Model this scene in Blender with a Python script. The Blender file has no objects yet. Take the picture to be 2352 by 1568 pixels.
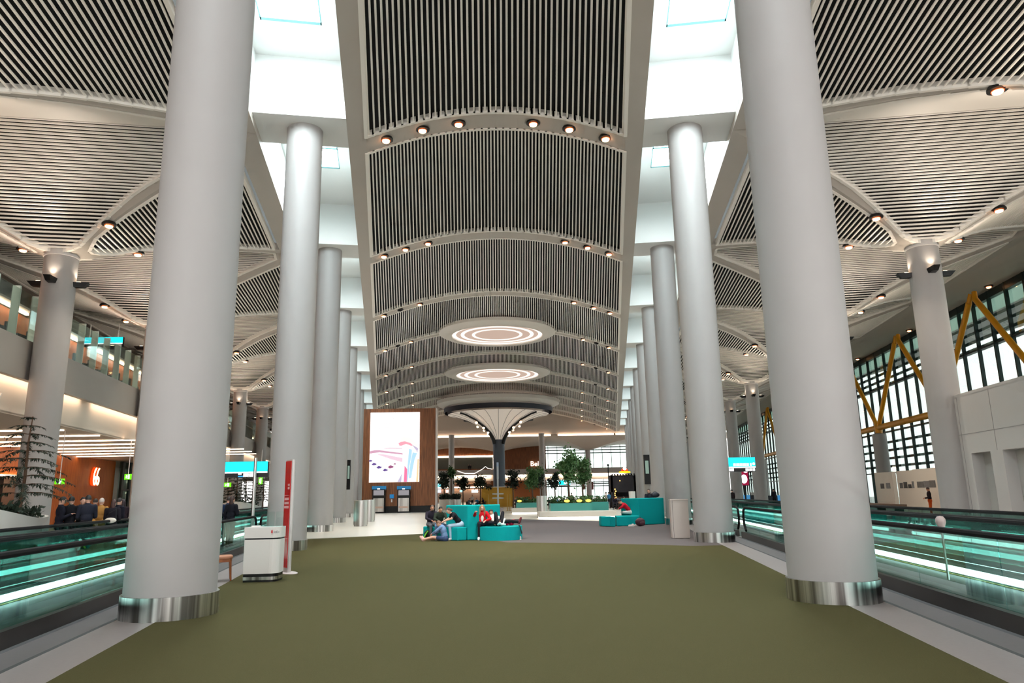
import bpy, bmesh, math, random
from mathutils import Vector, Matrix
random.seed(7)
scene = bpy.context.scene
COL = scene.collection
PI = math.pi

# ------------------------------------------------------------------ camera numbers (metres, radians)
EYE = Vector((0.0, 0.0, 1.62))
FPX, PITCH, ROLL, YAW = 1649.67, 0.210378, -0.0178998, 0.0224443
CX0, HALF, SPLAY = 0.10136, 3.13321, 0.158711          # corridor centre, half width at Y = 0, widening per metre
AL = math.atan(SPLAY); CA, SA = math.cos(AL), math.sin(AL)

def cam_axes():
    cy, sy, cp, sp = math.cos(YAW), math.sin(YAW), math.cos(PITCH), math.sin(PITCH)
    w = Vector((sy * cp, cy * cp, sp)); r = Vector((cy, -sy, 0)); u = r.cross(w)
    c, s = math.cos(ROLL), math.sin(ROLL)
    return c * r + s * u, -s * r + c * u, w
RX, UX, WX = cam_axes()
def ray(x, y): return (WX + RX * ((x - 1176) / FPX) - UX * ((y - 784) / FPX))
def fl(x, y, z=0.0):
    d = ray(x, y); return EYE + d * ((z - EYE.z) / d.z)
def dp(x, y, Y):
    d = ray(x, y); return EYE + d * (Y / d.y)
def frame(side):
    s = -1 if side == 'L' else 1
    return Vector((CX0 + s * HALF, 0, 0)), Vector((s * SA, CA, 0)), Vector((s * CA, -SA, 0))
FR = {k: frame(k) for k in 'LR'}
def P(side, s, t, z=0.0):
    o, d, n = FR[side]; return o + d * s + n * t + Vector((0, 0, z))
def head_of(side):       # rotation about z that turns local +y into the row direction
    d = FR[side][1]; return math.atan2(-d.x, d.y)

cam = bpy.data.cameras.new('camera'); co = bpy.data.objects.new('camera', cam); COL.objects.link(co)
cam.sensor_width = 36; cam.lens = 36 * FPX / 2352; cam.clip_end = 600; cam.clip_start = 0.1
m = Matrix((RX, UX, -WX)).transposed().to_4x4(); m.translation = EYE; co.matrix_world = m
scene.camera = co
scene.view_settings.view_transform = 'Standard'
scene.view_settings.look = 'None'
scene.view_settings.gamma = 1
scene.view_settings.exposure = 0.4
try: scene.view_settings.use_curve_mapping = False
except Exception: pass

# ------------------------------------------------------------------ materials
def lin(c):
    return tuple(((v / 255) / 12.92 if v / 255 <= .04045 else ((v / 255 + .055) / 1.055) ** 2.4) for v in c)
MATS = {}
def mat(name, rgb=(200, 200, 200), rough=.6, metal=0.0, noise=0.0, nscale=8.0, bump=0.0, spec=.5, emit=None, estr=0.0, kind=None):
    if name in MATS: return MATS[name]
    m = bpy.data.materials.new(name); m.use_nodes = True; nt = m.node_tree; b = nt.nodes['Principled BSDF']
    c = (*lin(rgb), 1) if max(rgb) > 1 else (*rgb, 1)
    b.inputs['Base Color'].default_value = c; b.inputs['Roughness'].default_value = rough; b.inputs['Metallic'].default_value = metal
    b.inputs['Specular IOR Level'].default_value = spec
    if emit is not None:
        b.inputs['Emission Color'].default_value = (*lin(emit), 1); b.inputs['Emission Strength'].default_value = estr
    if noise or bump:
        tc = nt.nodes.new('ShaderNodeTexCoord'); tx = nt.nodes.new('ShaderNodeTexNoise'); tx.inputs['Scale'].default_value = nscale
        tx.inputs['Detail'].default_value = 3
        nt.links.new(tc.outputs['Object'], tx.inputs['Vector'])
        if noise:
            mx = nt.nodes.new('ShaderNodeMix'); mx.data_type = 'RGBA'
            mx.inputs[6].default_value = tuple(max(0, v * (1 - noise)) for v in c[:3]) + (1,)
            mx.inputs[7].default_value = tuple(min(1, v * (1 + noise)) for v in c[:3]) + (1,)
            nt.links.new(tx.outputs['Fac'], mx.inputs[0]); nt.links.new(mx.outputs[2], b.inputs['Base Color'])
        if bump:
            bp = nt.nodes.new('ShaderNodeBump'); bp.inputs['Strength'].default_value = bump; bp.inputs['Distance'].default_value = .02
            nt.links.new(tx.outputs['Fac'], bp.inputs['Height']); nt.links.new(bp.outputs['Normal'], b.inputs['Normal'])
    MATS[name] = m
    return m
def glass(name, tint, refl=.5):
    """thin sheet glass: tinted straight-through light with a Fresnel reflection"""
    m = bpy.data.materials.new(name); m.use_nodes = True; nt = m.node_tree; nt.nodes.clear()
    out = nt.nodes.new('ShaderNodeOutputMaterial'); mx = nt.nodes.new('ShaderNodeMixShader')
    tr = nt.nodes.new('ShaderNodeBsdfTransparent'); gl = nt.nodes.new('ShaderNodeBsdfGlossy'); lw = nt.nodes.new('ShaderNodeFresnel')
    tr.inputs['Color'].default_value = (*tint, 1); gl.inputs['Roughness'].default_value = .02; gl.inputs['Color'].default_value = (.8, .95, .92, 1)
    lw.inputs['IOR'].default_value = 1.5
    mu = nt.nodes.new('ShaderNodeMath'); mu.operation = 'MULTIPLY'; mu.inputs[1].default_value = refl
    nt.links.new(lw.outputs[0], mu.inputs[0])
    nt.links.new(mu.outputs[0], mx.inputs[0]); nt.links.new(tr.outputs[0], mx.inputs[1]); nt.links.new(gl.outputs[0], mx.inputs[2]); nt.links.new(mx.outputs[0], out.inputs[0])
    MATS[name] = m; return m
def wood(name, c1, c2, scale=14, rough=.5):
    m = bpy.data.materials.new(name); m.use_nodes = True; nt = m.node_tree; b = nt.nodes['Principled BSDF']
    tc = nt.nodes.new('ShaderNodeTexCoord'); mp = nt.nodes.new('ShaderNodeMapping'); mp.inputs['Scale'].default_value = (scale, scale, .6)
    tx = nt.nodes.new('ShaderNodeTexNoise'); tx.inputs['Scale'].default_value = 1; tx.inputs['Detail'].default_value = 2
    cr = nt.nodes.new('ShaderNodeValToRGB'); cr.color_ramp.elements[0].position = .35; cr.color_ramp.elements[1].position = .65
    cr.color_ramp.elements[0].color = (*lin(c1), 1); cr.color_ramp.elements[1].color = (*lin(c2), 1)
    nt.links.new(tc.outputs['Object'], mp.inputs[0]); nt.links.new(mp.outputs[0], tx.inputs['Vector']); nt.links.new(tx.outputs['Fac'], cr.inputs[0]); nt.links.new(cr.outputs[0], b.inputs['Base Color'])
    b.inputs['Roughness'].default_value = rough; MATS[name] = m; return m
def emis(name, rgb=(255, 255, 255), s=1.0): return mat(name, (24, 24, 24), .5, emit=rgb, estr=s, spec=.2)

PAINT = mat('white_column_paint', (163, 159, 157), .55, noise=.02, nscale=2)
SOFFIT = mat('warm_white_soffit', (196, 187, 178), .6, noise=.02, nscale=1)
SLAT = mat('white_slat_paint', (252, 246, 238), .5)
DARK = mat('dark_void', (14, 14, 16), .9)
TROUGH = mat('bright_white_plaster', (238, 238, 236), .7)
STEEL = mat('brushed_steel', (196, 190, 184), .3, 1.0)
def reflection_streaks(m, k=9):  # paints upright streaks of reflection into the steel's base colour
    nt = m.node_tree; b = nt.nodes['Principled BSDF']; tc = nt.nodes.new('ShaderNodeTexCoord'); mp = nt.nodes.new('ShaderNodeMapping'); mp.inputs['Scale'].default_value = (k, k, .15)
    tx = nt.nodes.new('ShaderNodeTexNoise'); tx.inputs['Scale'].default_value = 1; tx.inputs['Detail'].default_value = 4; cr = nt.nodes.new('ShaderNodeValToRGB')
    cr.color_ramp.elements[0].position = .38; cr.color_ramp.elements[0].color = (.22, .2, .19, 1); cr.color_ramp.elements[1].position = .62; cr.color_ramp.elements[1].color = (.86, .84, .82, 1)
    nt.links.new(tc.outputs['Object'], mp.inputs[0]); nt.links.new(mp.outputs[0], tx.inputs['Vector']); nt.links.new(tx.outputs['Fac'], cr.inputs[0]); nt.links.new(cr.outputs[0], b.inputs['Base Color'])
reflection_streaks(STEEL)
STEEL2 = mat('satin_steel', (176, 170, 166), .34, 1.0); reflection_streaks(STEEL2, 5)
_c = [n for n in STEEL2.node_tree.nodes if n.type == 'VALTORGB'][0].color_ramp; _c.elements[0].color = (.46, .43, .42, 1); _c.elements[1].color = (.72, .69, .67, 1)
DSTEEL = mat('dark_steel', (70, 66, 64), .35, .8, noise=.1, nscale=3)
CARPET = mat('olive_carpet', (77, 72, 45), .95, noise=.28, nscale=90, bump=.35, spec=.1)
GCARPET = mat('grey_carpet', (98, 90, 90), .95, noise=.22, nscale=80, bump=.3, spec=.1)
WFLOOR = mat('polished_pale_floor', (232, 224, 212), .28, noise=.03, nscale=.6)
STONE = mat('grey_stone_band', (138, 128, 126), .45, noise=.08, nscale=20)
STONE2 = mat('darker_stone_band', (100, 92, 92), .45, noise=.1, nscale=14)
GROOVE = mat('dark_joint', (70, 68, 70), .6)
SLABM = mat('grey_terrazzo', (150, 144, 138), .35, noise=.06, nscale=12)
BLACK = mat('black_rubber', (12, 11, 13), .6, spec=.15)
BLACKM = mat('black_metal', (20, 20, 22), .4, .3)
TEALGL = glass('balustrade_glass', (.66, .84, .82), .45)
CLEARGL = glass('clear_glass', (.92, .975, .96), .5)
FACGL = glass('facade_glass', (.88, .97, .95), .5)
WHITE = mat('white_lacquer', (228, 224, 220), .35)
CREAM = mat('cream_wall_paint', (222, 212, 200), .6)
GREYW = mat('grey_white_panel', (196, 192, 190), .5, noise=.02, nscale=1)
FASCIA = mat('grey_fascia', (158, 152, 146), .5, noise=.03, nscale=1)
TURQ = mat('turquoise_felt', (0, 158, 158), .9, noise=.12, nscale=60, bump=.2, spec=.2)
YELLOW = mat('yellow_steel_paint', (226, 152, 20), .4)
MULL = mat('dark_green_aluminium', (22, 40, 38), .4, .4)
LOUV = mat('grey_aluminium', (104, 122, 120), .45, .5)
WOOD = wood('walnut_cladding', (104, 58, 28), (140, 84, 46), 10)
OWOOD = wood('orange_oak_cladding', (188, 92, 24), (206, 112, 36), 9)
LEAF = mat('leaf_green', (62, 100, 50), .6, noise=.4, nscale=3)
LEAFD = mat('dark_pine_green', (26, 44, 30), .7, noise=.35, nscale=5)
BARK = mat('brown_bark', (92, 66, 50), .8, noise=.2, nscale=10)
WARM = emis('warm_lamp', (255, 214, 170), 9.0)
WARM2 = emis('warm_white_strip', (255, 222, 190), 7.0)
COOL = emis('cool_white_tube', (240, 255, 250), 8.0)
RED = mat('red_gloss', (206, 18, 24), .3)
SKYP = emis('skylight_glow', (232, 248, 252), 1)  # strength is set with the lights

# ------------------------------------------------------------------ mesh builder
class MB:
    def __init__(self): self.v = []; self.f = []; self.m = []; self.sm = []
    def add(self, vs, fs, mi=0, smooth=False):
        n = len(self.v); self.v += [tuple(v) for v in vs]
        for f in fs: self.f.append(tuple(i + n for i in f)); self.m.append(mi); self.sm.append(smooth)
    def hexa(self, p, mi=0):       # p: four bottom corners in order, four top corners in the same order
        self.add(p, [(3, 2, 1, 0), (4, 5, 6, 7), (0, 1, 5, 4), (1, 2, 6, 5), (2, 3, 7, 6), (3, 0, 4, 7)], mi)
    def box(self, c, s, rz=0, mi=0):
        c = Vector(c); ca, sa = math.cos(rz), math.sin(rz); h = [v / 2 for v in s]; q = []
        for z in (-h[2], h[2]):
            for x, y in ((-h[0], -h[1]), (h[0], -h[1]), (h[0], h[1]), (-h[0], h[1])):
                q.append(c + Vector((x * ca - y * sa, x * sa + y * ca, z)))
        self.hexa(q, mi)
    def bar(self, a, b, wdir, w, d0, d1, mi=0):     # straight bar from a to b, width w along wdir, from z + d0 to z + d1
        a, b, k = Vector(a), Vector(b), Vector(wdir) * (w / 2); lo, hi = Vector((0, 0, d0)), Vector((0, 0, d1))
        self.hexa([a - k + lo, a + k + lo, b + k + lo, b - k + lo, a - k + hi, a + k + hi, b + k + hi, b - k + hi], mi)
    def quad(self, a, b, c, d, mi=0): self.add([a, b, c, d], [(0, 1, 2, 3)], mi)
    def prism(self, poly, z0, z1, mi=0):
        n = len(poly); vs = [(p[0], p[1], z0) for p in poly] + [(p[0], p[1], z1) for p in poly]
        self.add(vs, [tuple(reversed(range(n))), tuple(range(n, 2 * n))] + [(i, (i + 1) % n, (i + 1) % n + n, i + n) for i in range(n)], mi)
    def tube(self, pts, r, n=10, mi=0, closed=False, smooth=True):
        pts = [Vector(p) for p in pts]; N = len(pts); rs = r if isinstance(r, (list, tuple)) else [r] * N; rings = []; up = None
        for i, p in enumerate(pts):
            if closed: t = pts[(i + 1) % N] - pts[i - 1]
            else: t = pts[min(i + 1, N - 1)] - pts[max(i - 1, 0)]
            if t.length < 1e-9: t = Vector((0, 0, 1))
            t.normalize()
            if up is None: up = Vector((0, 0, 1)) if abs(t.z) < .9 else Vector((1, 0, 0))
            a = t.cross(up)
            if a.length < 1e-4: a = t.cross(Vector((0, 1, 0)))
            a.normalize(); b = a.cross(t).normalized(); up = b
            rings.append([p + (a * math.cos(2 * PI * k / n) + b * math.sin(2 * PI * k / n)) * rs[i] for k in range(n)])
        vs = [v for q in rings for v in q]; fs = []
        for i in range(N if closed else N - 1):
            j = (i + 1) % N
            for k in range(n): fs.append((i * n + k, i * n + (k + 1) % n, j * n + (k + 1) % n, j * n + k))
        if not closed: fs += [tuple(reversed(range(n))), tuple(range((N - 1) * n, N * n))]
        self.add(vs, fs, mi, smooth)
    def lathe(self, prof, c=(0, 0, 0), n=32, mi=0, smooth=True, sx=1, sy=1, caps=True):
        c = Vector(c); N = len(prof); vs = []
        for r, z in prof:
            for k in range(n): vs.append(c + Vector((r * sx * math.cos(2 * PI * k / n), r * sy * math.sin(2 * PI * k / n), z)))
        fs = [(i * n + k, i * n + (k + 1) % n, (i + 1) * n + (k + 1) % n, (i + 1) * n + k) for i in range(N - 1) for k in range(n)]
        if caps and prof[0][0] > 1e-6: fs.append(tuple(reversed(range(n))))
        if caps and prof[-1][0] > 1e-6: fs.append(tuple(range((N - 1) * n, N * n)))
        self.add(vs, fs, mi, smooth)
    def ball(self, c, r, n=12, mi=0, rot=None):
        r = Vector((r, r, r)) if not hasattr(r, '__len__') else Vector(r); c = Vector(c); h = max(4, n // 2); vs = []; fs = []
        for i in range(h + 1):
            th = PI * i / h
            for k in range(n):
                v = Vector((math.sin(th) * math.cos(2 * PI * k / n) * r.x, math.sin(th) * math.sin(2 * PI * k / n) * r.y, math.cos(th) * r.z))
                vs.append(c + (rot @ v if rot else v))
        for i in range(h):
            for k in range(n): fs.append((i * n + k, (i + 1) * n + k, (i + 1) * n + (k + 1) % n, i * n + (k + 1) % n))
        self.add(vs, fs, mi, True)
    def build(self, name, mats, parent=None, origin=None):
        me = bpy.data.meshes.new(name)
        if parent is not None and origin is None: origin = parent.get('_o', None)
        if origin is None:
            if self.v:
                xs, ys, zs = zip(*self.v); origin = ((min(xs) + max(xs)) / 2, (min(ys) + max(ys)) / 2, min(zs))
            else: origin = (0, 0, 0)
        O = Vector(origin)
        me.from_pydata([tuple(Vector(v) - O) for v in self.v], [], self.f)
        for k in (mats if isinstance(mats, (list, tuple)) else [mats]): me.materials.append(k)
        me.polygons.foreach_set('material_index', self.m); me.polygons.foreach_set('use_smooth', self.sm); me.update()
        if any(self.sm):
            try: me.set_sharp_from_angle(angle=math.radians(40))
            except Exception: pass
        o = bpy.data.objects.new(name, me); COL.objects.link(o)
        if parent is not None: o.parent = parent
        else: o.location = O
        o['_o'] = tuple(O)
        return o
def tag(o, label=None, cat=None, group=None, kind=None):
    if label: o['label'] = label
    if cat: o['category'] = cat
    if group: o['group'] = group
    if kind: o['kind'] = kind
    return o
def thing(name, label, cat, loc=(0, 0, 0), group=None, kind=None, rz=0):
    """an Empty at the thing's base; its parts are given in world space (rz = 0) or, with origin (0,0,0), in its own space"""
    o = bpy.data.objects.new(name, None); COL.objects.link(o); o.location = loc; o.rotation_euler = (0, 0, rz); o.empty_display_size = .1
    o['_o'] = tuple(loc); return tag(o, label, cat, group, kind)
ZERO = (0, 0, 0)
def dup(root, loc, rz=0, label=None, group=None, scale=None):
    r = root.copy(); COL.objects.link(r); r.location = loc; r.rotation_euler = (0, 0, rz)
    if scale: r.scale = (scale,) * 3
    if label: r['label'] = label
    if group: r['group'] = group
    for ch in list(root.children):
        c = ch.copy(); COL.objects.link(c); c.parent = r
        for g in list(ch.children):
            d = g.copy(); COL.objects.link(d); d.parent = c
    return r
def text(name, body, size, origin, right, up, m, parent=None, depth=.01, align='LEFT', fit=None):
    """lettering as a mesh: origin is the lower corner of the line, right / up its axes"""
    cu = bpy.data.curves.new(name, 'FONT'); cu.body = body; cu.size = size; cu.extrude = depth; cu.align_x = align; cu.resolution_u = 3
    t = bpy.data.objects.new(name + '_c', cu); COL.objects.link(t); bpy.context.view_layer.update()
    me = bpy.data.meshes.new_from_object(t.evaluated_get(bpy.context.evaluated_depsgraph_get()))
    COL.objects.unlink(t); bpy.data.objects.remove(t); bpy.data.curves.remove(cu)
    if fit:
        xs = [v.co.x for v in me.vertices]; me.transform(Matrix.Diagonal((fit / (max(xs) - min(xs)), 1, 1, 1)))
    right, up = Vector(right).normalized(), Vector(up).normalized(); n = right.cross(up)
    M = Matrix((right, up, n)).transposed().to_4x4(); M.translation = Vector(origin) - Vector(parent['_o'] if parent else ZERO)
    me.transform(M); me.materials.clear(); me.materials.append(m)
    o = bpy.data.objects.new(name, me); COL.objects.link(o)
    if parent: o.parent = parent
    return o
SIDE = {'L': 'shop', 'R': 'window'}
ORD = ['first', 'second', 'third', 'fourth', 'fifth', 'sixth', 'seventh', 'eighth', 'ninth', 'tenth', 'eleventh', 'twelfth', 'thirteenth', 'fourteenth']
# ------------------------------------------------------------------ people (made first: each body is one closed, remeshed surface)
def seg_dist(p, a, b):
    ab = b - a; t = max(0, min(1, (p - a).dot(ab) / max(ab.length_squared, 1e-9))); return (p - a - ab * t).length, t
def V(*a): return Vector(a)
def stand(arms='down', stride=.0):
    J = dict(pel=V(0, 0, .95), waist=V(0, 0, 1.12), chest=V(0, .01, 1.32), neck=V(0, .0, 1.48), head=V(0, .03, 1.64),
             sL=V(-.185, 0, 1.43), sR=V(.185, 0, 1.43), eL=V(-.235, -.02, 1.14), eR=V(.235, -.02, 1.14), wL=V(-.23, .08, .9), wR=V(.23, .08, .9),
             hL=V(-.09, 0, .93), hR=V(.09, 0, .93), kL=V(-.1, .02 + stride, .5), kR=V(.1, .02 - stride * .6, .5),
             aL=V(-.1, -.02 + stride, .08), aR=V(.1, -.02 - stride * 1.6, .08), tL=V(-.12, .15 + stride, .035), tR=V(.12, .15 - stride * 1.6, .035))
    if arms == 'front': J.update(eL=V(-.23, .03, 1.14), wL=V(-.06, .24, 1.1), eR=V(.23, .03, 1.14), wR=V(.06, .24, 1.12))
    if arms == 'phone': J.update(eR=V(.22, .04, 1.14), wR=V(.1, .26, 1.24))
    if arms == 'back': J.update(eL=V(-.26, -.08, 1.15), wL=V(-.05, -.15, .96), eR=V(.26, -.08, 1.15), wR=V(.05, -.15, .94))
    return J
def sit(lean=.05, hands='lap', knee=.12, seat=.46):
    z = seat; q = lean
    J = dict(pel=V(0, 0, z + .12), waist=V(0, .02 + lean * .3, z + .28 - q * .05), chest=V(0, .04 + lean * .7, z + .48 - q * .2), neck=V(0, .05 + lean, z + .63 - q * .36), head=V(0, .1 + lean * 1.25, z + .78 - q * .46),
             sL=V(-.185, .04 + lean * .9, z + .57 - q * .32), sR=V(.185, .04 + lean * .9, z + .57 - q * .32), eL=V(-.24, .12 + lean, z + .34), eR=V(.24, .12 + lean, z + .34),
             wL=V(-.1, .34 + lean, z + .26), wR=V(.1, .34 + lean, z + .26), hL=V(-.1, .02, z + .1), hR=V(.1, .02, z + .1),
             kL=V(-knee, .46, z + .06), kR=V(knee, .46, z + .06), aL=V(-knee, .42, .08), aR=V(knee, .42, .08), tL=V(-knee - .02, .58, .035), tR=V(knee + .02, .58, .035))
    return J
SKINS = {'fair': (222, 172, 150), 'tan': (196, 140, 112), 'warm': (206, 152, 124)}
def cloth(rgb): return mat('cloth_%d_%d_%d' % rgb, rgb, .85, noise=.12, nscale=30, spec=.2)
def person(label, loc, rz, J, top, bottom, skin='fair', hair=(34, 26, 24), shoe=(40, 38, 40), sleeve='long', style='short', vox=.02, scale=1.0,
           hyaw=0.0, hpitch=0.0, group=None, fingers=True, coat=False, bald=False, topname='jacket', shorts=False):
    root = thing('person', label, 'person', loc, group, rz=rz); root.scale = (scale,) * 3
    W, X, Y_, Z = (V(1, 0, 0), V(1, 0, 0), V(0, 1, 0), V(0, 0, 1))
    sx = (J['sR'] - J['sL']).normalized(); sp = (J['neck'] - J['pel']).normalized(); fw = sp.cross(sx) * -1 if sp.cross(sx).dot(V(0, 1, 0)) < 0 else sp.cross(sx)
    R = Matrix((sx, fw.normalized(), sp)).transposed()
    hR = Matrix.Rotation(hyaw, 3, 'Z') @ Matrix.Rotation(hpitch, 3, 'X')
    mb = MB()
    def cone(a, b, ra, rb):
        mb.tube([a, (a + b) / 2, b], [ra, (ra + rb) / 2, rb], 10); mb.ball(a, ra, 10); mb.ball(b, rb, 10)
    hd = J['head']
    mb.ball(hd, (.074, .092, .112), 16, rot=hR); mb.ball(hd + hR @ V(0, .028, -.062), (.052, .056, .05), 12, rot=hR)
    mb.ball(hd + hR @ V(0, .093, -.015), (.013, .018, .026), 8, rot=hR); mb.ball(hd + hR @ V(0, .08, .025), (.05, .014, .012), 8, rot=hR)
    for k in (-1, 1): mb.ball(hd + hR @ V(.076 * k, -.008, -.012), (.012, .022, .032), 8, rot=hR)
    cone(J['neck'] - sp * .03, hd + hR @ V(0, -.02, -.07), .056, .052)
    mb.ball(J['chest'], (.172, .112, .2), 16, rot=R); mb.ball(J['waist'], (.15, .105, .16), 16, rot=R); mb.ball(J['pel'], (.165, .118, .14), 16, rot=R)
    mb.ball((J['sL'] + J['sR']) / 2, (.17, .075, .07), 14, rot=R)
    segs = [('skin', J['neck'] + sp * .02, hd, .07), ('top', J['waist'], J['chest'], .15), ('top', J['chest'], J['neck'] - sp * .03, .11), ('top', J['sL'], J['sR'], .07), ('bottom', J['pel'], J['pel'] + sp * .03, .14)]
    if coat: segs.append(('top', J['pel'] - sp * .12, J['waist'], .17))
    for k in 'LR':
        s, e, w, h, kn, a, t = (J[q + k] for q in ('s', 'e', 'w', 'h', 'k', 'a', 't'))
        cone(s, e, .058, .043); cone(e, w, .042, .029)
        cone(h, kn, .086, .056); cone(kn, a, .055, .038); cone(a, t, .043, .03); mb.ball(a + (a - t).normalized() * .045 - V(0, 0, .03) * 0, .036, 10)
        segs += [('top', s, e if sleeve == 'long' else s + (e - s) * .7, .05), ('top' if sleeve == 'long' else 'skin', e, w, .036), ('skin', w + (w - e).normalized() * .01, w + (w - e).normalized() * .1, .03),
                 ('bottom', h, kn if not shorts else h + (kn - h) * .5, .07), ('skin' if shorts else 'bottom', kn if not shorts else h + (kn - h) * .62, a + (kn - a) * .06, .045), ('shoe' + k, a - V(0, 0, .01), t, .05)]
        if sleeve != 'long': segs.append(('skin', s + (e - s) * .75, e, .05))
        d = (w - e).normalized(); mb.ball(w + d * .045, (.038, .05, .022) if abs(d.y) > .5 else (.026, .036, .05), 10)
    ob = mb.build('body', BLACK, None, ZERO); md = ob.modifiers.new('r', 'REMESH'); md.mode = 'VOXEL'; md.voxel_size = vox; md.use_smooth_shade = True
    bpy.context.view_layer.update()
    me = bpy.data.meshes.new_from_object(ob.evaluated_get(bpy.context.evaluated_depsgraph_get())); COL.objects.unlink(ob); bpy.data.objects.remove(ob)
    bm = bmesh.new(); bm.from_mesh(me); bmesh.ops.smooth_vert(bm, verts=bm.verts, factor=.5, use_axis_x=True, use_axis_y=True, use_axis_z=True); bm.normal_update()
    reg = {}
    for f in bm.faces:
        c = f.calc_center_median(); best = min(((seg_dist(c, a, b)[0] - r), k) for k, a, b, r in segs); reg.setdefault(best[1], []).append(f)
    skm = mat('skin_' + skin, SKINS[skin], .55, spec=.3)
    shells = {}
    for k, fs in reg.items():
        if k == 'skin': continue
        idx = {}; vs = []; fc = []
        off = .013 if k == 'top' else .009
        for f in fs:
            q = []
            for v in f.verts:
                if v.index not in idx: idx[v.index] = len(vs); vs.append(v.co + v.normal * off)
                q.append(idx[v.index])
            fc.append(q)
        shells[k] = (vs, fc)
    body = MB(); bm.verts.index_update(); body.add([v.co for v in bm.verts], [[v.index for v in f.verts] for f in bm.faces], 0, True); bm.free(); bpy.data.meshes.remove(me)
    if fingers:
        for k in 'LR':
            w, e = J['w' + k], J['e' + k]; d = (w - e).normalized(); sd = d.cross(V(0, 0, 1)); sd = sd.normalized() if sd.length > .1 else V(1, 0, 0); dn = sd.cross(d).normalized()
            if dn.z > 0: dn = -dn
            for i, L in enumerate((.062, .072, .068, .054)):
                a = w + d * .075 + sd * (.027 - .018 * i); body.tube([a, a + d * L * .55 + dn * .012, a + d * L * .85 + dn * .036], [.0095, .009, .007], 6)
            q = 1 if k == 'L' else -1
            a = w + d * .03 + sd * .03 * q; body.tube([a, a + d * .03 + sd * .022 * q + dn * .01, a + d * .06 + sd * .02 * q + dn * .02], [.012, .011, .008], 6)
    for k in (-1, 1): body.ball(hd + hR @ V(.03 * k, .084, .006), (.013, .008, .008), 8, 1, rot=hR)
    body.ball(hd + hR @ V(0, .086, -.058), (.024, .008, .007), 8, 2, rot=hR)
    body.build('body', [skm, BLACK, mat('lips', (150, 74, 70), .5)], root, ZERO)
    for k, (vs, fc) in shells.items():
        b = MB(); b.add(vs, fc, 0, True)
        b.build({'top': topname, 'bottom': 'trousers'}.get(k, 'shoe'), cloth({'top': top, 'bottom': bottom}.get(k, shoe)), root, ZERO)
    hm = mat('hair_%d_%d_%d' % hair, hair, .6, noise=.3, nscale=40)
    h = MB()
    def cap(sc, zmin):                 # scalp shell: the ellipsoid above a slanted hair line
        n, r = 18, 10; vs = []; fs = []
        for i in range(r + 1):
            for j in range(n):
                ph = 2 * PI * j / n; lim = math.acos(max(-1, min(1, zmin(ph)))); th = lim * i / r
                vs.append(hd + hR @ V(math.sin(th) * math.cos(ph) * .082 * sc, math.sin(th) * math.sin(ph) * .101 * sc - .004, math.cos(th) * .124 * sc))
        for i in range(r):
            for j in range(n): fs.append((i * n + j, (i + 1) * n + j, (i + 1) * n + (j + 1) % n, i * n + (j + 1) % n))
        h.add(vs, fs, 0, True)
    cap(1.0, lambda ph: (.52 if math.sin(ph) > .35 else -.15 if math.sin(ph) < -.2 else .15) if not bald else (.97 if math.sin(ph) > -.3 else 0))
    if style == 'long':
        for k in (-1, 1):
            h.tube([hd + hR @ V(.06 * k, .03, .05), hd + hR @ V(.085 * k, .02, -.06), hd + hR @ V(.09 * k, .03, -.18), hd + hR @ V(.07 * k, .06, -.29)], [.03, .04, .04, .022], 8)
        h.ball(hd + hR @ V(0, -.06, -.1), (.08, .05, .14), 12, rot=hR)
    if style == 'bun': h.ball(hd + hR @ V(0, -.115, .0), (.042, .045, .042), 10, rot=hR)
    if style == 'back': h.ball(hd + hR @ V(0, -.055, -.11), (.085, .05, .16), 12, rot=hR)
    if style == 'beard': h.ball(hd + hR @ V(0, .05, -.085), (.054, .045, .038), 12, rot=hR)
    h.build('hair', hm, root, ZERO)
    return root
# ------------------------------------------------------------------ floors
def poly_floor(name, pts, z, m, label, cat='floor', thick=.03):
    b = MB(); b.prism([(p[0], p[1]) for p in pts], z - thick, z); o = b.build(name, m); return tag(o, label, cat, kind='structure')
S0, S1 = -9.0, 162.0
b = MB(); b.box((0, 100, -.15), (150, 225, .3)); tag(b.build('floor', SLABM), 'grey terrazzo floor slab running under the whole concourse', 'floor', kind='structure')
L_, R_ = (lambda s, t: P('L', s, t)), (lambda s, t: P('R', s, t))
wl = [fl(640, 1242), fl(700, 1239), fl(974, 1226), fl(1010, 1222)]
g0, g1 = fl(1165, 1246), fl(1592, 1254)
far_g = [fl(1600, 1200), fl(1390, 1197), fl(1190, 1192), fl(1050, 1199)]
olive = [L_(S0, 0), R_(S0, 0), R_(g1.y / CA, 0), g1, fl(1400, 1249), g0, fl(1010, 1222), wl[2], wl[1], L_(wl[1].y / CA, 0)]
poly_floor('floor', olive, .012, CARPET, 'olive green carpet covering the middle of the concourse', thick=.012)
grey = [g0, fl(1400, 1249), g1, R_(g1.y / CA, 0), R_(47.5, 0), far_g[1], far_g[2], far_g[3], fl(1010, 1222)]
poly_floor('floor', grey, .0118, GCARPET, 'mauve grey carpet zone around the turquoise seats', thick=.0118)
white = [L_(31.2, .9), fl(974, 1226), fl(1010, 1222), far_g[3], far_g[2], far_g[1], R_(47.5, .9), R_(160, .9), L_(160, .9)]
poly_floor('floor', white, .008, WFLOOR, 'pale polished floor beyond the carpets', thick=.008)
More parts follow.
